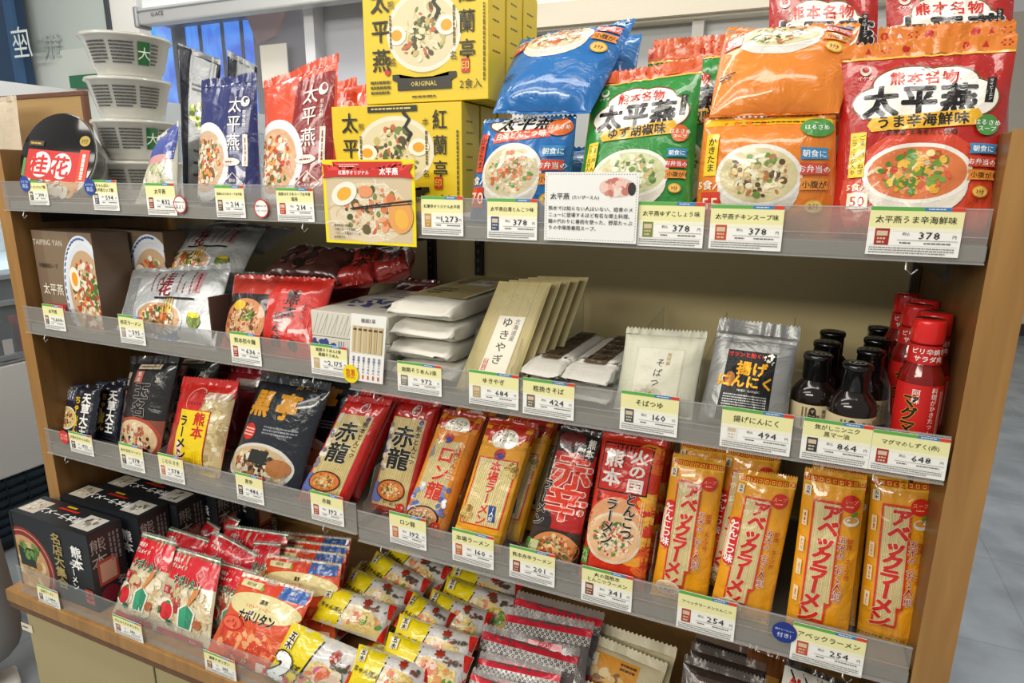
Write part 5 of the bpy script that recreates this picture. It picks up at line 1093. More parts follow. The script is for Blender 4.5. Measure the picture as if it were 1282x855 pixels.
def stk(label, tl, tr, ul, ur, Yt, Yb, tonk, seed): return bag('noodle_pack', label, 'noodle pack', Q(tl, tr, ul, ur, Yt, Yb, S3[1]), T=.034, mode='tube', base=OY, design=stick_pack(OY, None, '#d8381c', None, tonk=tonk), seal=(.015, .02), seed=seed, group='yellow two-serving stick noodle packs', pinch=.02)
c11 = stk('yellow stick noodle pack with a red tonkotsu oval, left one of two alike', (843, 568), (909, 578), 814, 884, .085, .03, True, 81)
dup(c11, (.005, .045, .012), 'yellow stick noodle pack behind the left tonkotsu one', group='yellow two-serving stick noodle packs')
c12 = stk('yellow stick noodle pack with a red tonkotsu oval, right one of two alike', (927, 588), (999, 599), 887, 962, .075, .026, True, 82)
dup(c12, (-.024, .042, .02), 'yellow stick noodle pack behind the right tonkotsu one', group='yellow two-serving stick noodle packs')
c13 = stk('yellow stick noodle pack without oval, standing behind the dark blue sticker', (1008, 586), (1086, 598), 982, 1060, .075, .028, False, 83)
dup(c13, (.012, .042, .005), 'yellow stick noodle pack behind the one by the dark blue sticker', group='yellow two-serving stick noodle packs')
c14 = stk('yellow stick noodle pack beside the right side panel, set further back', (1092, 592), (1172, 600), 1072, 1150, .095, .06, False, 84)
for u_, v_, hi, lab in ((205, 590, .1, 'clear acrylic divider left of the red and yellow label pack'), (352, 610, .1, 'clear acrylic divider right of the large black pack'), (455, 640, .13, 'clear acrylic divider right of the left red pack'), (553, 650, .12, 'clear acrylic divider right of the blue dragon pack'), (632, 690, .1, 'clear acrylic divider right of the yellow and red pack'), (812, 735, .12, 'clear acrylic divider right of the flame-edged pack'), (966, 760, .12, 'clear acrylic divider right of the tonkotsu stick packs'), (1066, 790, .1, 'clear acrylic divider left of the rightmost stick pack')):
    divider(u_, v_, S3[0] if u_ < 450 else S3[1], hi, lab)
for a in ((85, 539, 118, 572, '天草大王ちゃんぽん', '432', 'price card reading 432 at the left end of the lower rail', '#2a2e3a'),
          (148, 553, 182, 593, 'あか玉名ラーメン', '378', 'price card reading 378 under the tamana ramen pack', '#2a2a2e'),
          (197, 566, 232, 607, 'こむらさき', '578', 'price card reading 578 under the red pack with a yellow label', '#c86a3a'),
          (294, 590, 331, 633, '黒亭', '486', 'price card reading 486 under the large black pack', '#2a2a2a'),
          (388, 613, 431, 660, '赤龍', '192', 'price card reading 192 under the left red straight noodle pack', '#b03a34'),
          (487, 639, 534, 690, 'ロン龍', '192', 'price card reading 192 under the pack with a blue dragon pattern', '#c8703a'),
          (566, 660, 618, 714, '本場ラーメン', '160', 'price card reading 160 under the yellow and red pack', '#c8602a'),
          (638, 681, 694, 736, '熊本赤辛ラーメン', '201', 'price card reading 201 under the black and red spicy pack', '#8a2a2a'),
          (729, 707, 790, 767, '火の国熊本', '341', 'price card reading 341 under the flame-edged red pack', '#7a3a30', 'とんこつラーメン'),
          (850, 738, 918, 804, 'アベックラーメンとんこつ', '254', 'price card reading 254 under the tonkotsu stick packs', '#b0402a'),
          (994, 778, 1078, 849, 'アベックラーメン', '254', 'price card reading 254 right of the dark blue sticker', '#c8502a')):
    price_card(*a[:8], two=a[8] if len(a) > 8 else None, grp=GC3)
sticker(80, 547, 9, '#d8332a', ('よく売', 'れてる'), '#ffe6dc', 'red round sticker at the left end of the lower rail')
sticker(982, 792, 17, '#1f3488', ('袋チャーシュー', '付き!'), '#d9e2f6', 'dark blue round sticker near the right end of the lower rail')

# ================================================================ BOTTOM DECK
zd = ZD+.0005
def blackbox(d):
    d.rect(0, 0, 1, 1, '#23272b'); d.circ(.13, .3, .52, '#8f3028', 40); d.circ(.13, .3, .485, '#d9a090', 40); d.circ(.13, .3, .47, '#8a2a24', 40); d.circ(.13, .3, .41, '#c9a070', 40)
    d.blobs(.14, .3, .24, .36, ['#d8b888', '#caa26a', '#e3caa0', '#b58a54'], 60, (.1, .25)); d.rect(.05, .3, .26, .56, '#27332a'); d.blobs(.2, .52, .14, .14, ['#4f7a3a', '#6f9a4a'], 20); d.rect(.0, .0, .02, 1, '#23272b')
    d.text('名店大集合', .6, .54, .15, '#a8955c', True, .05, sp=.98, ax=1.25); d.text('熊本', .84, .66, .155, '#f3f3f0', True, .05, sp=1.0, ax=1.25); d.text('ラーメン', .77, .41, .1, '#f3f3f0', True, .04, sp=.95, ax=1.2); d.rect(.88, .1, .98, .28, '#c8392e'); d.text('本', .93, .19, .15, '#2a1a18', bold=.02)
def boxtop(d):
    d.rect(0, .0, 1, 1, '#1f2124'); d.rect(.03, .18, .24, .82, '#c9bfae'); d.blobs(.135, .5, .09, .28, ['#e6dfd2', '#8a7a66', '#b5a48c'], 16); d.rect(.72, .15, .95, .8, '#cfcabf'); d.blobs(.83, .48, .1, .28, ['#8f8a80', '#e9e5db', '#5a544a'], 16)
    d.text('熊本ラーメン', .49, .42, .3, '#efefec', bold=.04, rot=3.1416); d.rect(.36, .66, .6, .74, '#c8281e', .02); d.rect(.4, .8, .52, .88, '#c8a81e')
def boxside(d):
    d.rect(0, 0, 1, 1, '#2b282b'); d.text('熊本', .25, .72, .2, '#b9b3b0', True, .0); d.rect(.15, .3, .75, .62, '#b5483c'); d.rect(.22, .34, .68, .58, '#d9a58c'); d.circ(.4, .16, .11, '#8a2438'); d.lines(.55, .55, .9, .92, 3, '#8f8a8a', True, dash=(.03, .08)); d.text('名店', .8, .2, .12, '#c9c4c0', True)
bx0 = px(8, 641, -.10)[0]; bx1 = px(111, 672, -.10)[0]; bz = px(111, 672, -.10)[2]-zd
nb2 = foot(126, -.10, zd)[0]
for k, lab in enumerate(('front black ramen gift carton on the bottom deck, its bowl picture in view', 'second black ramen gift carton from the front of the bottom deck', 'third black ramen gift carton from the front of the bottom deck', 'fourth black ramen gift carton, further back on the bottom deck', 'rearmost black ramen gift carton on the bottom deck')):
    y0 = -.10+.084*k+(.012 if k else 0); x0 = bx0+.012 if k == 0 else max(.004, bx0+.035*k)
    carton('ramen_carton', lab, 'carton', (x0, y0, zd), (.275, 0, 0), (0, .08, 0), (0, 0, bz-.004*(k > 1)), '#222428', {'front': blackbox, 'top': boxtop, 'right': boxside}, group='black ramen gift cartons')

CLR = ('#d9d4c8', 'clear')
def napo(d):
    d.rect(0, .64, 1, .97, '#d8202e'); d.rect(0, .965, 1, .985, '#f3f0e8'); d.rect(0, .985, 1, 1, '#2f7a4a'); d.rect(0, .94, 1, .966, '#2f7a4a')
    d.text('肉祭り', .2, .87, .06, '#f6efe4', bold=.04); d.text('グルメイド', .26, .8, .06, '#f6efe4', bold=.05, ol='#b01a28')
    d.band([(.72, .85), (.8, .77), (.72, .69), (.64, .77), (.72, .85)], .008, '#f0c8c8'); d.text('味', .72, .77, .05, '#f0c8c8')
    d.blobs(.6, .35, .42, .3, ['#e6d8b8', '#d9c49a', '#efe4c8', '#cdb688', '#e0cfa6'], 110, (.08, .2)); d.blobs(.3, .42, .2, .2, ['#a83a34', '#c05a4a', '#d8c49a'], 20, (.2, .4))
    d.text('ナポリタン', .5, .655, .125, '#1f6a48', bold=.07, ax=.78, sp=.92, rot=-.06, ol='#f6f0e4', ow=.04)
    d.ell(.14, .3, .2, .12, '#f3ede2', .2); d.ell(.2, .28, .16, .12, '#f3ede2'); d.ell(.2, .28, .14, .105, '#d6202c'); d.ell(.15, .28, .05, .09, '#e0353a'); d.ell(.22, .38, .05, .02, '#3a8a3a')
    d.star([(.46, .15), (.72, .15), (.76, .36), (.6, .44), (.44, .36)], '#f3ede2'); d.star([(.49, .165), (.69, .165), (.73, .35), (.6, .425), (.47, .35)], '#2f8f6a'); d.star([(.5, .17), (.6, .17), (.6, .41), (.48, .35)], '#3aa27c')
    d.star([(.58, .4), (.64, .42), (.76, .56), (.78, .63), (.68, .6)], '#d88a4a'); d.ell(.8, .24, .07, .05, '#b5643a'); d.ell(.05, .26, .06, .04, '#2a6a40', .6); d.ell(.3, .17, .06, .03, '#2a6a40', -.5)
    d.rect(.06, .47, .2, .56, '#c8283a'); d.text('新', .13, .515, .06, '#f6efe4'); d.rect(.1, .02, .9, .08, '#b83a48'); d.text('めん', .75, .05, .04, '#f3ede2')
GN = 'red and green napolitan noodle bags'
NAP = dict(T=.026, mode='pillow', base='#cdbf9f', design=napo, seal=(.03, .055), sealc='#cfcac2', sealk='clear', group=GN)
n1 = bag('noodle_bag', 'red topped napolitan bag with a red pepper picture, left of the two front ones', 'noodle bag', Q((180, 666), (222, 678), 140, 196, .0, -.09, zd), seed=90, **NAP)
n2 = bag('noodle_bag', 'red topped napolitan bag with a red pepper picture, right of the two front ones', 'noodle bag', Q((219, 684), (277, 701), 192, 262, .0, -.09, zd), seed=91, **NAP)
def QT(tl, tr, Y, H, lean, zmin=None):
    yt = Y if isinstance(Y, tuple) else (Y, Y); a, b_ = px(tl[0], tl[1], yt[0]), px(tr[0], tr[1], yt[1])
    e = b_-a; e = e/np.linalg.norm(e); dn = np.array([0, -math.sin(lean), -math.cos(lean)]); dn = dn-e*(dn@e); dn /= np.linalg.norm(dn)
    q = [a+dn*H, b_+dn*H, a, b_]
    m = min(q[0][2], q[1][2]); zm = zd+.002 if zmin is None else zmin
    if m < zm:
        for i in (0, 1): q[i] = q[i]+(q[i+2]-q[i])*((zm-m)/max(1e-4, q[i+2][2]-q[i][2])*.98)
    return q
for k, (tl, tr, Y, H, ln, lab) in enumerate((((278, 704), (322, 716), (.02, .02), .17, .45, 'red topped napolitan bag half behind the right front one'),
        ((212, 660), (262, 676), (.07, .07), .16, .5, 'red topped napolitan bag with a flattened clear seal behind the front pair'),
        ((268, 664), (325, 695), (.08, .08), .17, .5, 'red topped napolitan bag tilted down to the right in the heap'),
        ((284, 657), (362, 668), (.13, .13), .17, .5, 'red topped napolitan bag with a long level seal at the back of the heap'),
        ((318, 678), (352, 680), (.1, .1), .15, .5, 'red topped napolitan bag at the right edge of the heap'),
        ((240, 640), (276, 662), (.16, .16), .16, .5, 'red topped napolitan bag slanting at the back left of the heap'),
        ((258, 634), (300, 652), (.2, .2), .16, .5, 'red topped napolitan bag furthest back beneath the lower shelf'))):
    bag('noodle_bag', lab, 'noodle bag', QT(tl, tr, Y, H, ln), seed=92+k, **NAP)
def onapo(d):
    d.rect(0, .84, 1, .97, '#e0401e'); d.rect(0, .945, 1, 1, '#f6ecd8')
    for k in range(14): d.circ(.04+k*.07, .972 if k % 2 else .985, .012, '#d8361e', 8, False)
    d.L += 1; d.rect(.06, .86, .36, .935, '#e6dca6'); d.text('国産小麦', .21, .9, .04, '#5a7a2a', bold=.03); d.circ(.38, .875, .025, '#8ab03a')
    d.rect(.62, .83, .97, .97, '#2f62ae'); d.text('素材', .78, .92, .045, '#f0f4fa', bold=.03); d.text('こだわり', .8, .87, .035, '#f0f4fa', bold=.02)
    d.ell(.5, .68, .5, .15, '#eadc9f'); d.text('濃厚', .5, .745, .06, '#4a2a14', bold=.05); d.text('トマトクリーミー', .46, .67, .05, '#d8441e', bold=.04); d.text('ナポリタン', .48, .56, .14, '#1d130c', bold=.07, ax=.85, sp=.92, ol='#f6ecd0')
    d.rect(0, .02, 1, .44, '#dc5a32'); d.blobs(.45, .25, .45, .19, ['#e8703a', '#d8482a', '#f0935a', '#c83a22', '#e05a34', '#f2b07a'], 120, (.08, .2)); d.ell(.2, .43, .17, .09, '#cf2e20'); d.ell(.2, .44, .14, .07, '#e86a4a'); d.blobs(.2, .44, .1, .05, ['#f3a07a', '#c83a22'], 10)
    d.rect(.7, .02, .95, .12, '#f0d8c8'); d.text('1人前', .82, .07, .06, '#c8281e', bold=.04)
GO = 'orange napolitan noodle bags'
ON = dict(T=.03, mode='pillow', base='#e0562c', design=onapo, seal=(.03, .06), sealc='#d9d2c6', sealk='clear', group=GO)
bag('noodle_bag', 'orange napolitan bag with a blue corner print, in front beside the yellow packs', 'noodle bag', Q((305, 716), (394, 741), 258, 348, .0, -.095, zd), seed=100, **ON)
for k, (tl, tr, Y, lab) in enumerate((((335, 694), (428, 706), .07, 'orange napolitan bag second from the front of its row'), ((342, 683), (434, 694), .11, 'orange napolitan bag third from the front of its row'), ((350, 674), (438, 684), .15, 'orange napolitan bag fourth from the front of its row'), ((356, 666), (440, 674), .19, 'orange napolitan bag at the back of its row'))):
    bag('noodle_bag', lab, 'noodle bag', QT(tl, tr, Y, .17, .4), seed=101+k, **ON)

# yellow chanpon packs, heaped
SHR = ['#e88a6a', '#f0a888', '#f6d8c4', '#e8d8a8', '#dcc88a', '#f3e6c8']
def champ(d):
    d.rect(.4, 0, 1, 1, '#d9d6d4'); d.star([(.0, .0), (.36, .0), (.40, .3), (.43, .6), (.46, 1.0), (.0, 1.0)], '#efd81c'); d.band([(.36, .0), (.4, .3), (.43, .6), (.465, 1)], .035, '#2a2412')
    d.star([(.43, .05), (.93, .05), (.9, .45), (.75, .62), (.55, .68), (.45, .6)], '#ecd48a')
    for k in range(26): a = d.R.uniform(.44, .84); y = d.R.uniform(.08, .55); d.band([(a, y), (a+.03, y+.06), (a+.07, y+.02)], .035, d.R.choice(['#f3e2a6', '#e2bf62', '#d8ae50']))
    d.L += 1; d.blobs(.55, .4, .13, .24, SHR+['#e07a50'], 26, (.2, .45)); d.blobs(.78, .34, .14, .18, ['#f0dc9a', '#5f9a3a', '#e8a060', '#dcb85a'], 12, (.2, .4))
    for k in range(7): a = k*.9; d.ell(.66+.03*math.cos(a), .82+.06*math.sin(a), .03, .035, '#a8321e', a, 8, False)
    d.L += 1; d.blobs(.78, .72, .16, .08, ['#5a4a3a', '#4f5a3a', '#8a3a2a', '#6a5a4a'], 12, (.1, .2))
    d.star([(.9, .0), (.998, .0), (.998, .5)], '#d8281e'); d.star([(.96, .6), (.998, .6), (.998, .98), (.9, .98)], '#d8281e'); d.rect(0, .0, .04, .35, '#d8281e'); d.text('ちゃんぽん', .24, .42, .15, '#2a2008', bold=.05, rot=-.1); d.rect(.07, .62, .17, .9, '#efe8d0'); d.text('五木', .12, .76, .15, '#2a2008', True, .05)
def champ2(d):
    champ(d); d.text('2', .2, .33, .62, '#ffffff', bold=.12, ax=1.2, ol='#2a2412', ow=.06); d.text('食入', .34, .16, .14, '#d8281e', bold=.05); d.ell(.6, .55, .08, .08, '#d86a9a', .3); d.blobs(.72, .35, .22, .26, SHR+['#6fa83a', '#e0704a'], 40, (.15, .35)); d.ell(.57, .26, .06, .1, '#7fb83a')
GY = 'yellow chanpon noodle packs'
def lay(Lp, Rp, zL, zR, wd, tilt):
    a, b_ = pz(Lp[0], Lp[1], zL), pz(Rp[0], Rp[1], zR); e = (b_-a)/np.linalg.norm(b_-a); dn = np.array([0, -math.cos(tilt), -math.sin(tilt)]); dn = dn-e*(dn@e); dn /= np.linalg.norm(dn)
    return (a+dn*wd/2, b_+dn*wd/2, a-dn*wd/2, b_-dn*wd/2)
def yp(label, q, seed, T=.05, des=champ, L=None): return bag('noodle_bag', label, 'noodle bag', q, T=T, mode='pillow', base='#e6dfd2', design=des, seal=(.0, .0), seed=seed, group=GY, pinch=.04, wr=.0018)
base_z = ZD+.032
LST = [((398, 752), (490, 783), .60, .575, 'yellow chanpon pack just behind the big one with a white numeral two'),
       ((440, 832), (536, 862), .575, .555, 'yellow chanpon pack with a red end at the very front of the heap'),
       ((478, 816), (586, 850), .58, .56, 'yellow chanpon pack with white end, second from the front edge'),
       ((492, 792), (592, 824), .59, .57, 'yellow chanpon pack lying across the middle of the heap'),
       ((430, 730), (510, 764), .60, .58, 'yellow chanpon pack with a black mark near the orange bags'),
       ((460, 708), (530, 748), .60, .58, 'yellow chanpon pack slanting down at the left back of the heap'),
       ((485, 690), (556, 732), .60, .585, 'yellow chanpon pack uppermost at the back left of the heap'),
       ((506, 762), (560, 792), .60, .58, 'short yellow chanpon pack face with a red tied end'),
       ((532, 758), (610, 792), .59, .575, 'yellow chanpon pack right of the one with a red tied end'),
       ((552, 742), (648, 775), .59, .58, 'greyish end of a yellow chanpon pack by the lattice packs'),
       ((560, 726), (650, 752), .59, .58, 'yellow chanpon pack deep under the lower shelf'),
       ((575, 714), (650, 730), .58, .58, 'yellow chanpon pack furthest back under the lower shelf')]
yp('big yellow chanpon pack with a white numeral two at the front of the heap', (px(328, 842, -.10), px(432, 900, -.09), px(367, 778, -.045), px(470, 822, -.035)), 110, .05, champ2)
for k, (a, b_, za, zb, lab) in enumerate(LST): yp(lab, lay(a, b_, za, zb, .075, .7), 111+k)
for k, (xx, yy) in enumerate(((.72, .02), (.86, -.03), (.80, .12), (.98, .08), (.9, .2), (1.04, .2), (.78, .24))):
    q = [np.array([xx+sx*.1, yy+sy*.045, zd+.024]) for sy in (-1, 1) for sx in (-1, 1)]
    yp(('yellow chanpon pack in the bottom layer near the front left', 'yellow chanpon pack in the bottom layer at the front', 'yellow chanpon pack in the bottom layer at mid left', 'yellow chanpon pack in the bottom layer at mid right', 'yellow chanpon pack in the bottom layer behind the middle', 'yellow chanpon pack in the bottom layer at the right back', 'yellow chanpon pack in the bottom layer at the left back')[k], q, 130+k, .045)

def lattice(d):
    d.rect(0, .79, 1, .9, '#d2243a'); d.rect(0, .66, 1, .79, '#c9c4c0')
    for j in range(3):
        for i in range(17):
            x, y = .02+i*.06+(j % 2)*.03, .68+j*.042; d.circ(x, y, .025, '#1e1a1c', 6, False)
            d.L += 1; d.circ(x, y, .011, '#c9c4c0', 6, False); d.L -= 1
    d.L += 2; d.blobs(.5, .33, .48, .28, ['#8a827e', '#6f6763', '#a39b96', '#4a4340', '#b8b0aa'], 90, (.08, .2)); d.rect(.3, .52, .72, .61, '#cf2438'); d.text('ラーメン', .5, .565, .06, '#f6eae6', bold=.03); d.rect(0, 0, 1, .12, '#cf2438')
GP = 'red and lattice patterned noodle packs'
for k, (tl, tr, Y, lab) in enumerate((((592, 836), (690, 870), .02, 'lattice patterned pack with a red band at the very front'), ((601, 816), (704, 838), .06, 'lattice patterned pack with a red band second from the front'), ((606, 781), (727, 813), .11, 'lattice patterned pack with a red band in the middle of its row'), ((636, 760), (744, 780), .15, 'lattice patterned pack with a red band fourth from the front'), ((648, 740), (757, 768), .19, 'lattice patterned pack with a red band at the back of its row'))):
    bag('noodle_bag', lab, 'noodle bag', QT(tl, tr, Y, .13, .75), T=.02, wr=.0008, mode='pillow', base='#5f5754', design=lattice, seal=(.03, .1), sealc='#d2ccc8', sealk='clear', seed=140+k, group=GP)
def creamp(d):
    d.rect(0, .2, .75, .78, '#e39a2a'); d.rect(0, .0, 1, .2, '#e8ddb8'); d.rect(.05, .5, .3, .75, '#f1ead2'); d.text('生めん', .17, .63, .1, '#2a1f10', bold=.05); d.blobs(.45, .4, .25, .15, ['#f0d8a0', '#e8c070', '#8a5a2a'], 20); d.lines(.55, .6, .72, .75, 2, '#5a3a14')
for k, (tl, tr, Y, lab) in enumerate((((692, 838), (798, 876), .09, 'cream noodle pack with an orange label at the front'), ((724, 786), (836, 832), .165, 'cream noodle pack with an orange label and a wide plain top edge'), ((733, 774), (848, 812), .20, 'cream noodle pack tucked behind the wide plain-topped one'))):
    bag('noodle_bag', lab, 'noodle bag', QT(tl, tr, Y, .15, .7), T=.02, wr=.0008, mode='pillow', base='#d6cba4', kind='wrap', design=creamp, seal=(.03, .14), sealc='#ddd4b4', seed=150+k, group='cream noodle packs')
def darkp(d):
    d.rect(.0, .55, 1, .8, '#5a4a44'); d.rect(.1, .2, .7, .5, '#8a6a3a'); d.lines(.1, .6, .9, .76, 2, '#b0a49c'); d.ell(.55, .35, .3, .14, '#c08a54'); d.text('つけ麺', .5, .68, .1, '#efe6da', bold=.03)
for k, (tl, tr, Y, lab) in enumerate((((857, 820), (962, 852), .17, 'dark clear-topped noodle pack at the front right of the deck'), ((866, 804), (960, 832), .21, 'dark clear-topped noodle pack behind the front right one'), ((872, 790), (940, 812), .25, 'dark noodle pack with pale lettering far back under the lower shelf'))):
    bag('noodle_bag', lab, 'noodle bag', QT(tl, tr, Y, .14, .6), T=.022, wr=.0008, mode='pillow', base='#3b2f2c', design=darkp, seal=(.03, .1), sealc='#8a827e', sealk='clear', seed=160+k, group='dark noodle packs')
def nama(d):
    d.rect(0, .3, 1, .95, '#efece2'); d.text('生', .25, .72, .26, '#c8281e', bold=.06); d.text('らーめん', .62, .66, .13, '#1d1a18', bold=.05, rot=-.2)
    for k in range(5): d.band([(.1+k*.2, .92), (.2+k*.2, .8)], .02, '#1d1a18')
    d.L += 1; d.blobs(.5, .2, .4, .14, FOODM, 30)
bag('noodle_bag', 'black and white noodle pack with a red character at the right end of the deck', 'noodle bag', QT((984, 826), (1064, 858), .17, .14, .6), T=.035, mode='pillow', base='#242120', design=nama, seal=(.03, .06), seed=165)
bag('noodle_bag', 'brown noodle pack between the dark packs and the black and white one', 'noodle bag', QT((938, 806), (986, 824), .24, .13, .6), T=.035, mode='pillow', base='#7a4a26', seal=(.03, .06), seed=166, design=lambda d: d.rect(.1, .3, .9, .7, '#c08a3a'))
price_card(47, 741, 77, 770, '名店ラーメン', '1,404', 'price card reading 1,404 on the fence before the black cartons', '#3a3a3a', Y=-.1285, grp=GCD)
price_card(142, 779, 181, 815, 'グルメイドナポリタン', '140', 'price card reading 140 on the fence before the red topped bags', '#8a3a3a', Y=-.1285, grp=GCD)
price_card(256, 824, 297, 860, '濃厚ナポリタン', '145', 'price card reading 145 on the fence before the orange bags', '#8a3a3a', Y=-.1285, grp=GCD)

# ================================================================ LEFT: freezer and a passer-by
XF = -1.15
t = thing('display_freezer', 'white glass-fronted freezer with a dark bottom grille, left of the fixture', 'freezer', (XF-.4, .7, 0))
zg0, zg1 = .04, .305; zw = pxx(20, 455, XF)[2]
b = MB(); b.box((XF-.8, -.6, .0), (XF-.03, 2.4, zg1), mat('#24282c', 'card')); b.build('plinth', t)
b = MB(); b.box((XF-.03, -.6, zg0), (XF-.01, 2.4, zg1), mat('#1f2a33', 'card'))
for k in range(7): b.box((XF-.01, -.6, zg0+.01+k*.037), (XF, 2.4, zg0+.03+k*.037), mat('#34424c', 'metal'))
for k in range(40): b.box((XF-.012, -.6+k*.075, zg0), (XF+.001, -.594+k*.075, zg1), mat('#2a353d', 'metal'))
b.build('grille', t)
b = MB(); b.box((XF-.8, -.6, zg1), (XF, 2.4, zw), mat('#dcdcda', 'gloss'), .006); b.build('front_panel', t)
b = MB(); b.box((XF-.8, -.6, zw), (XF-.75, 2.4, 1.75), mat('#cfd6da', 'card')); b.box((XF-.8, -.6, 1.7), (XF, 2.4, 1.8), mat('#d9dbda', 'gloss')); b.box((XF-.8, 2.36, zw), (XF, 2.4, 1.7), mat('#dcdcda', 'gloss')); b.build('cabinet_body', t)
for z in (zw+.02, zw+.23, zw+.33, 1.3, 1.5):
    b = MB(); b.box((XF-.02, -.6, z), (XF+.004, 2.36, z+.018), mat('#a9b0b4' if z < 1.2 else '#e4ebee', 'metal')); b.build('glass_rail', t)
b = MB(); b.box((XF-.012, -.6, zw), (XF-.006, 2.36, 1.7), mat('#dfeaf0', 'acryl')); b.build('glass', t)
b = MB(); b.box((XF-.75, -.6, zw+.34), (XF-.05, 2.36, zw+.36), mat('#d7e4ec', 'card')); b.build('inner_shelf', t)
fl = lamp('freezer_lamp', (XF-.3, .7, 1.66), (.2, 2.4), 14, (.9, .97, 1.0))
R = random.Random(5)
for k in range(18):
    y0 = -.05+k*.085; b = MB(); c = ('#b8323e', '#3a4450', '#c8485a', '#8f2a34', '#d9c4c8', '#5a6a7a')[k % 6]
    b.box((XF-.13, y0, zw+.002), (XF-.05, y0+.06, zw+.13+R.uniform(0, .04)), mat(c, 'film'), .006); b.box((XF-.0495, y0+.012, zw+.03), (XF-.049, y0+.048, zw+.09), mat('#e6dcd6', 'card'))
    tag(b.build('frozen_carton'), ('%s frozen food carton low inside the freezer' % ('red', 'dark grey', 'pink', 'deep red', 'pale pink', 'grey blue')[k % 6]), 'carton', 'frozen cartons inside the freezer, %s ones' % ('red', 'dark grey', 'pink', 'deep red', 'pale pink', 'grey blue')[k % 6])

def skin_mesh(name, verts, edges, radii, m, parent, sub=2):
    me = bpy.data.meshes.new(name); me.from_pydata(verts, edges, []); o = bpy.data.objects.new(name, me); COL.objects.link(o)
    md = o.modifiers.new('skin', 'SKIN'); md.use_smooth_shade = True
    for v, r_ in zip(me.skin_vertices[0].data, radii): v.radius = (r_, r_) if not isinstance(r_, tuple) else r_
    me.skin_vertices[0].data[0].use_root = True
    s = o.modifiers.new('sub', 'SUBSURF'); s.levels = sub; s.render_levels = sub
    me.materials.append(m); o.parent = parent
    return o
PX, PY = -.53, -.02
t = thing('person', 'person in grey trousers and white sneakers standing left of the fixture, mostly out of frame', 'person', (PX, PY, 0)); t['_loc'] = [0.0, 0.0, 0.0]; t.location = (PX, PY, 0); t.rotation_euler.z = math.radians(68)
G1, SKN = mat('#a2a4a6', 'fabric'), mat('#d9a98a', 'paper')
body = [(0, 0, .95), (0, 0, 1.15), (0, 0, 1.38), (0, 0, 1.47), (0, -.01, 1.58), (0, -.015, 1.68), (0, .2, 1.36), (.03, .24, 1.1), (-.06, .26, .88), (-.09, .25, .80), (0, -.2, 1.36), (.03, -.24, 1.1), (-.06, -.26, .88), (-.09, -.25, .80), (0, .095, .9), (0, .1, .5), (.02, .1, .1), (-.08, .1, .05), (0, -.095, .9), (0, -.1, .5), (.02, -.1, .1), (-.08, -.1, .05)]
skin_mesh('body', body, [(0, 1), (1, 2), (2, 3), (3, 4), (4, 5), (2, 6), (6, 7), (7, 8), (8, 9), (2, 10), (10, 11), (11, 12), (12, 13), (0, 14), (14, 15), (15, 16), (16, 17), (0, 18), (18, 19), (19, 20), (20, 21)], [.10, .10, .11, .055, .085, .08, .055, .045, .032, .03, .055, .045, .032, .03, .085, .06, .042, .035, .085, .06, .042, .035], SKN, t)
for s_ in (1, -1):
    hand = [(-.09, .25*s_, .80), (-.095, .25*s_, .755), (-.10, .25*s_, .72)]; e = [(0, 1), (1, 2)]; rr = [.022, .024, .02]
    for f_ in range(4): b0 = len(hand); hand += [(-.085-.014*f_, (.25)*s_, .715), (-.085-.015*f_, .252*s_, .69-.003*f_), (-.082-.015*f_, .245*s_, .66+.004*abs(f_-1))]; e += [(2, b0), (b0, b0+1), (b0+1, b0+2)]; rr += [.009, .0085, .0075]
    b0 = len(hand); hand += [(-.065, .245*s_, .745), (-.058, .24*s_, .715)]; e += [(1, b0), (b0, b0+1)]; rr += [.011, .009]
    skin_mesh('hand', hand, e, rr, SKN, t, 1)
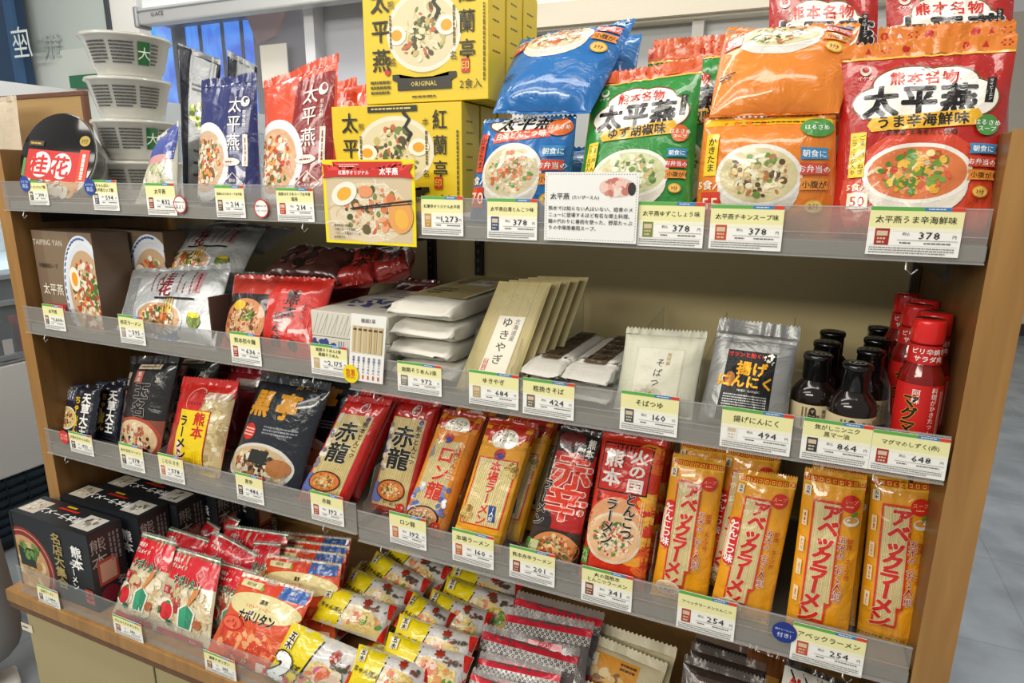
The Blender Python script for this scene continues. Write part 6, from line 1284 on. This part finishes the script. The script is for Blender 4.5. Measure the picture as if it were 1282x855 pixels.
skin_mesh('trousers', [(0, 0, 1.04), (0, 0, .90), (0, .085, .76), (0, .115, .5), (.01, .12, .24), (.01, .12, .09), (0, -.085, .76), (0, -.115, .5), (.01, -.12, .24), (.01, -.12, .09)], [(0, 1), (1, 2), (2, 3), (3, 4), (4, 5), (1, 6), (6, 7), (7, 8), (8, 9)], [.15, .17, .115, .115, .12, .125, .115, .115, .12, .125], G1, t)
skin_mesh('jacket', [(0, 0, .86), (0, 0, 1.0), (0, 0, 1.18), (0, 0, 1.40), (0, 0, 1.47), (0, .21, 1.36), (.03, .25, 1.1), (-.05, .262, .90), (0, -.21, 1.36), (.03, -.25, 1.1), (-.05, -.262, .90)], [(0, 1), (1, 2), (2, 3), (3, 4), (3, 5), (5, 6), (6, 7), (3, 8), (8, 9), (9, 10)], [.20, .20, .185, .18, .075, .085, .07, .06, .085, .07, .06], mat('#6f7276', 'fabric'), t)
skin_mesh('hair', [(.03, 0, 1.68), (.02, 0, 1.74), (-.03, 0, 1.77), (.07, 0, 1.62)], [(0, 1), (1, 2), (0, 3)], [.08, .075, .06, .06], mat('#1c1714', 'fabric'), t)
for s_ in (1, -1):
    sh = skin_mesh('sneaker', [(.05, .11*s_, .045), (-.03, .11*s_, .05), (-.12, .11*s_, .035), (-.16, .11*s_, .03)], [(0, 1), (1, 2), (2, 3)], [.045, .05, .042, .03], mat('#e9e9e6', 'card'), t)
    mb = MB(); mb.box((-.185, .11*s_-.047, 0), (.09, .11*s_+.047, .022), mat('#f4f4f2', 'card'), .01); mb.build('sole', sh)
for s_ in (1, -1):
    mb = MB(); mb.lathe([(.001, -.012), (.011, -.004), (.012, .003), (.001, .011)], mat('#f4f2ee', 'gloss'), 10, Matrix.Translation((-.082, .032*s_, 1.645))); mb.build('eye', t)
mb = MB(); mb.lathe([(.014, -.02), (.012, 0), (.004, .025)], SKN, 10, Matrix.Translation((-.10, 0, 1.615))); mb.build('nose', t)
mb = MB(); mb.box((-.098, -.022, 1.568), (-.086, .022, 1.575), mat('#a85a50', 'card'), .003); mb.build('mouth', t)
for s_ in (1, -1):
    mb = MB(); mb.box((-.015, .083*s_-.006, 1.6), (.015, .083*s_+.006, 1.66), SKN, .005); mb.build('ear', t)

for o in bpy.data.objects:
    if '_loc' in o: del o['_loc']
bpy.data.scenes.remove(GS)
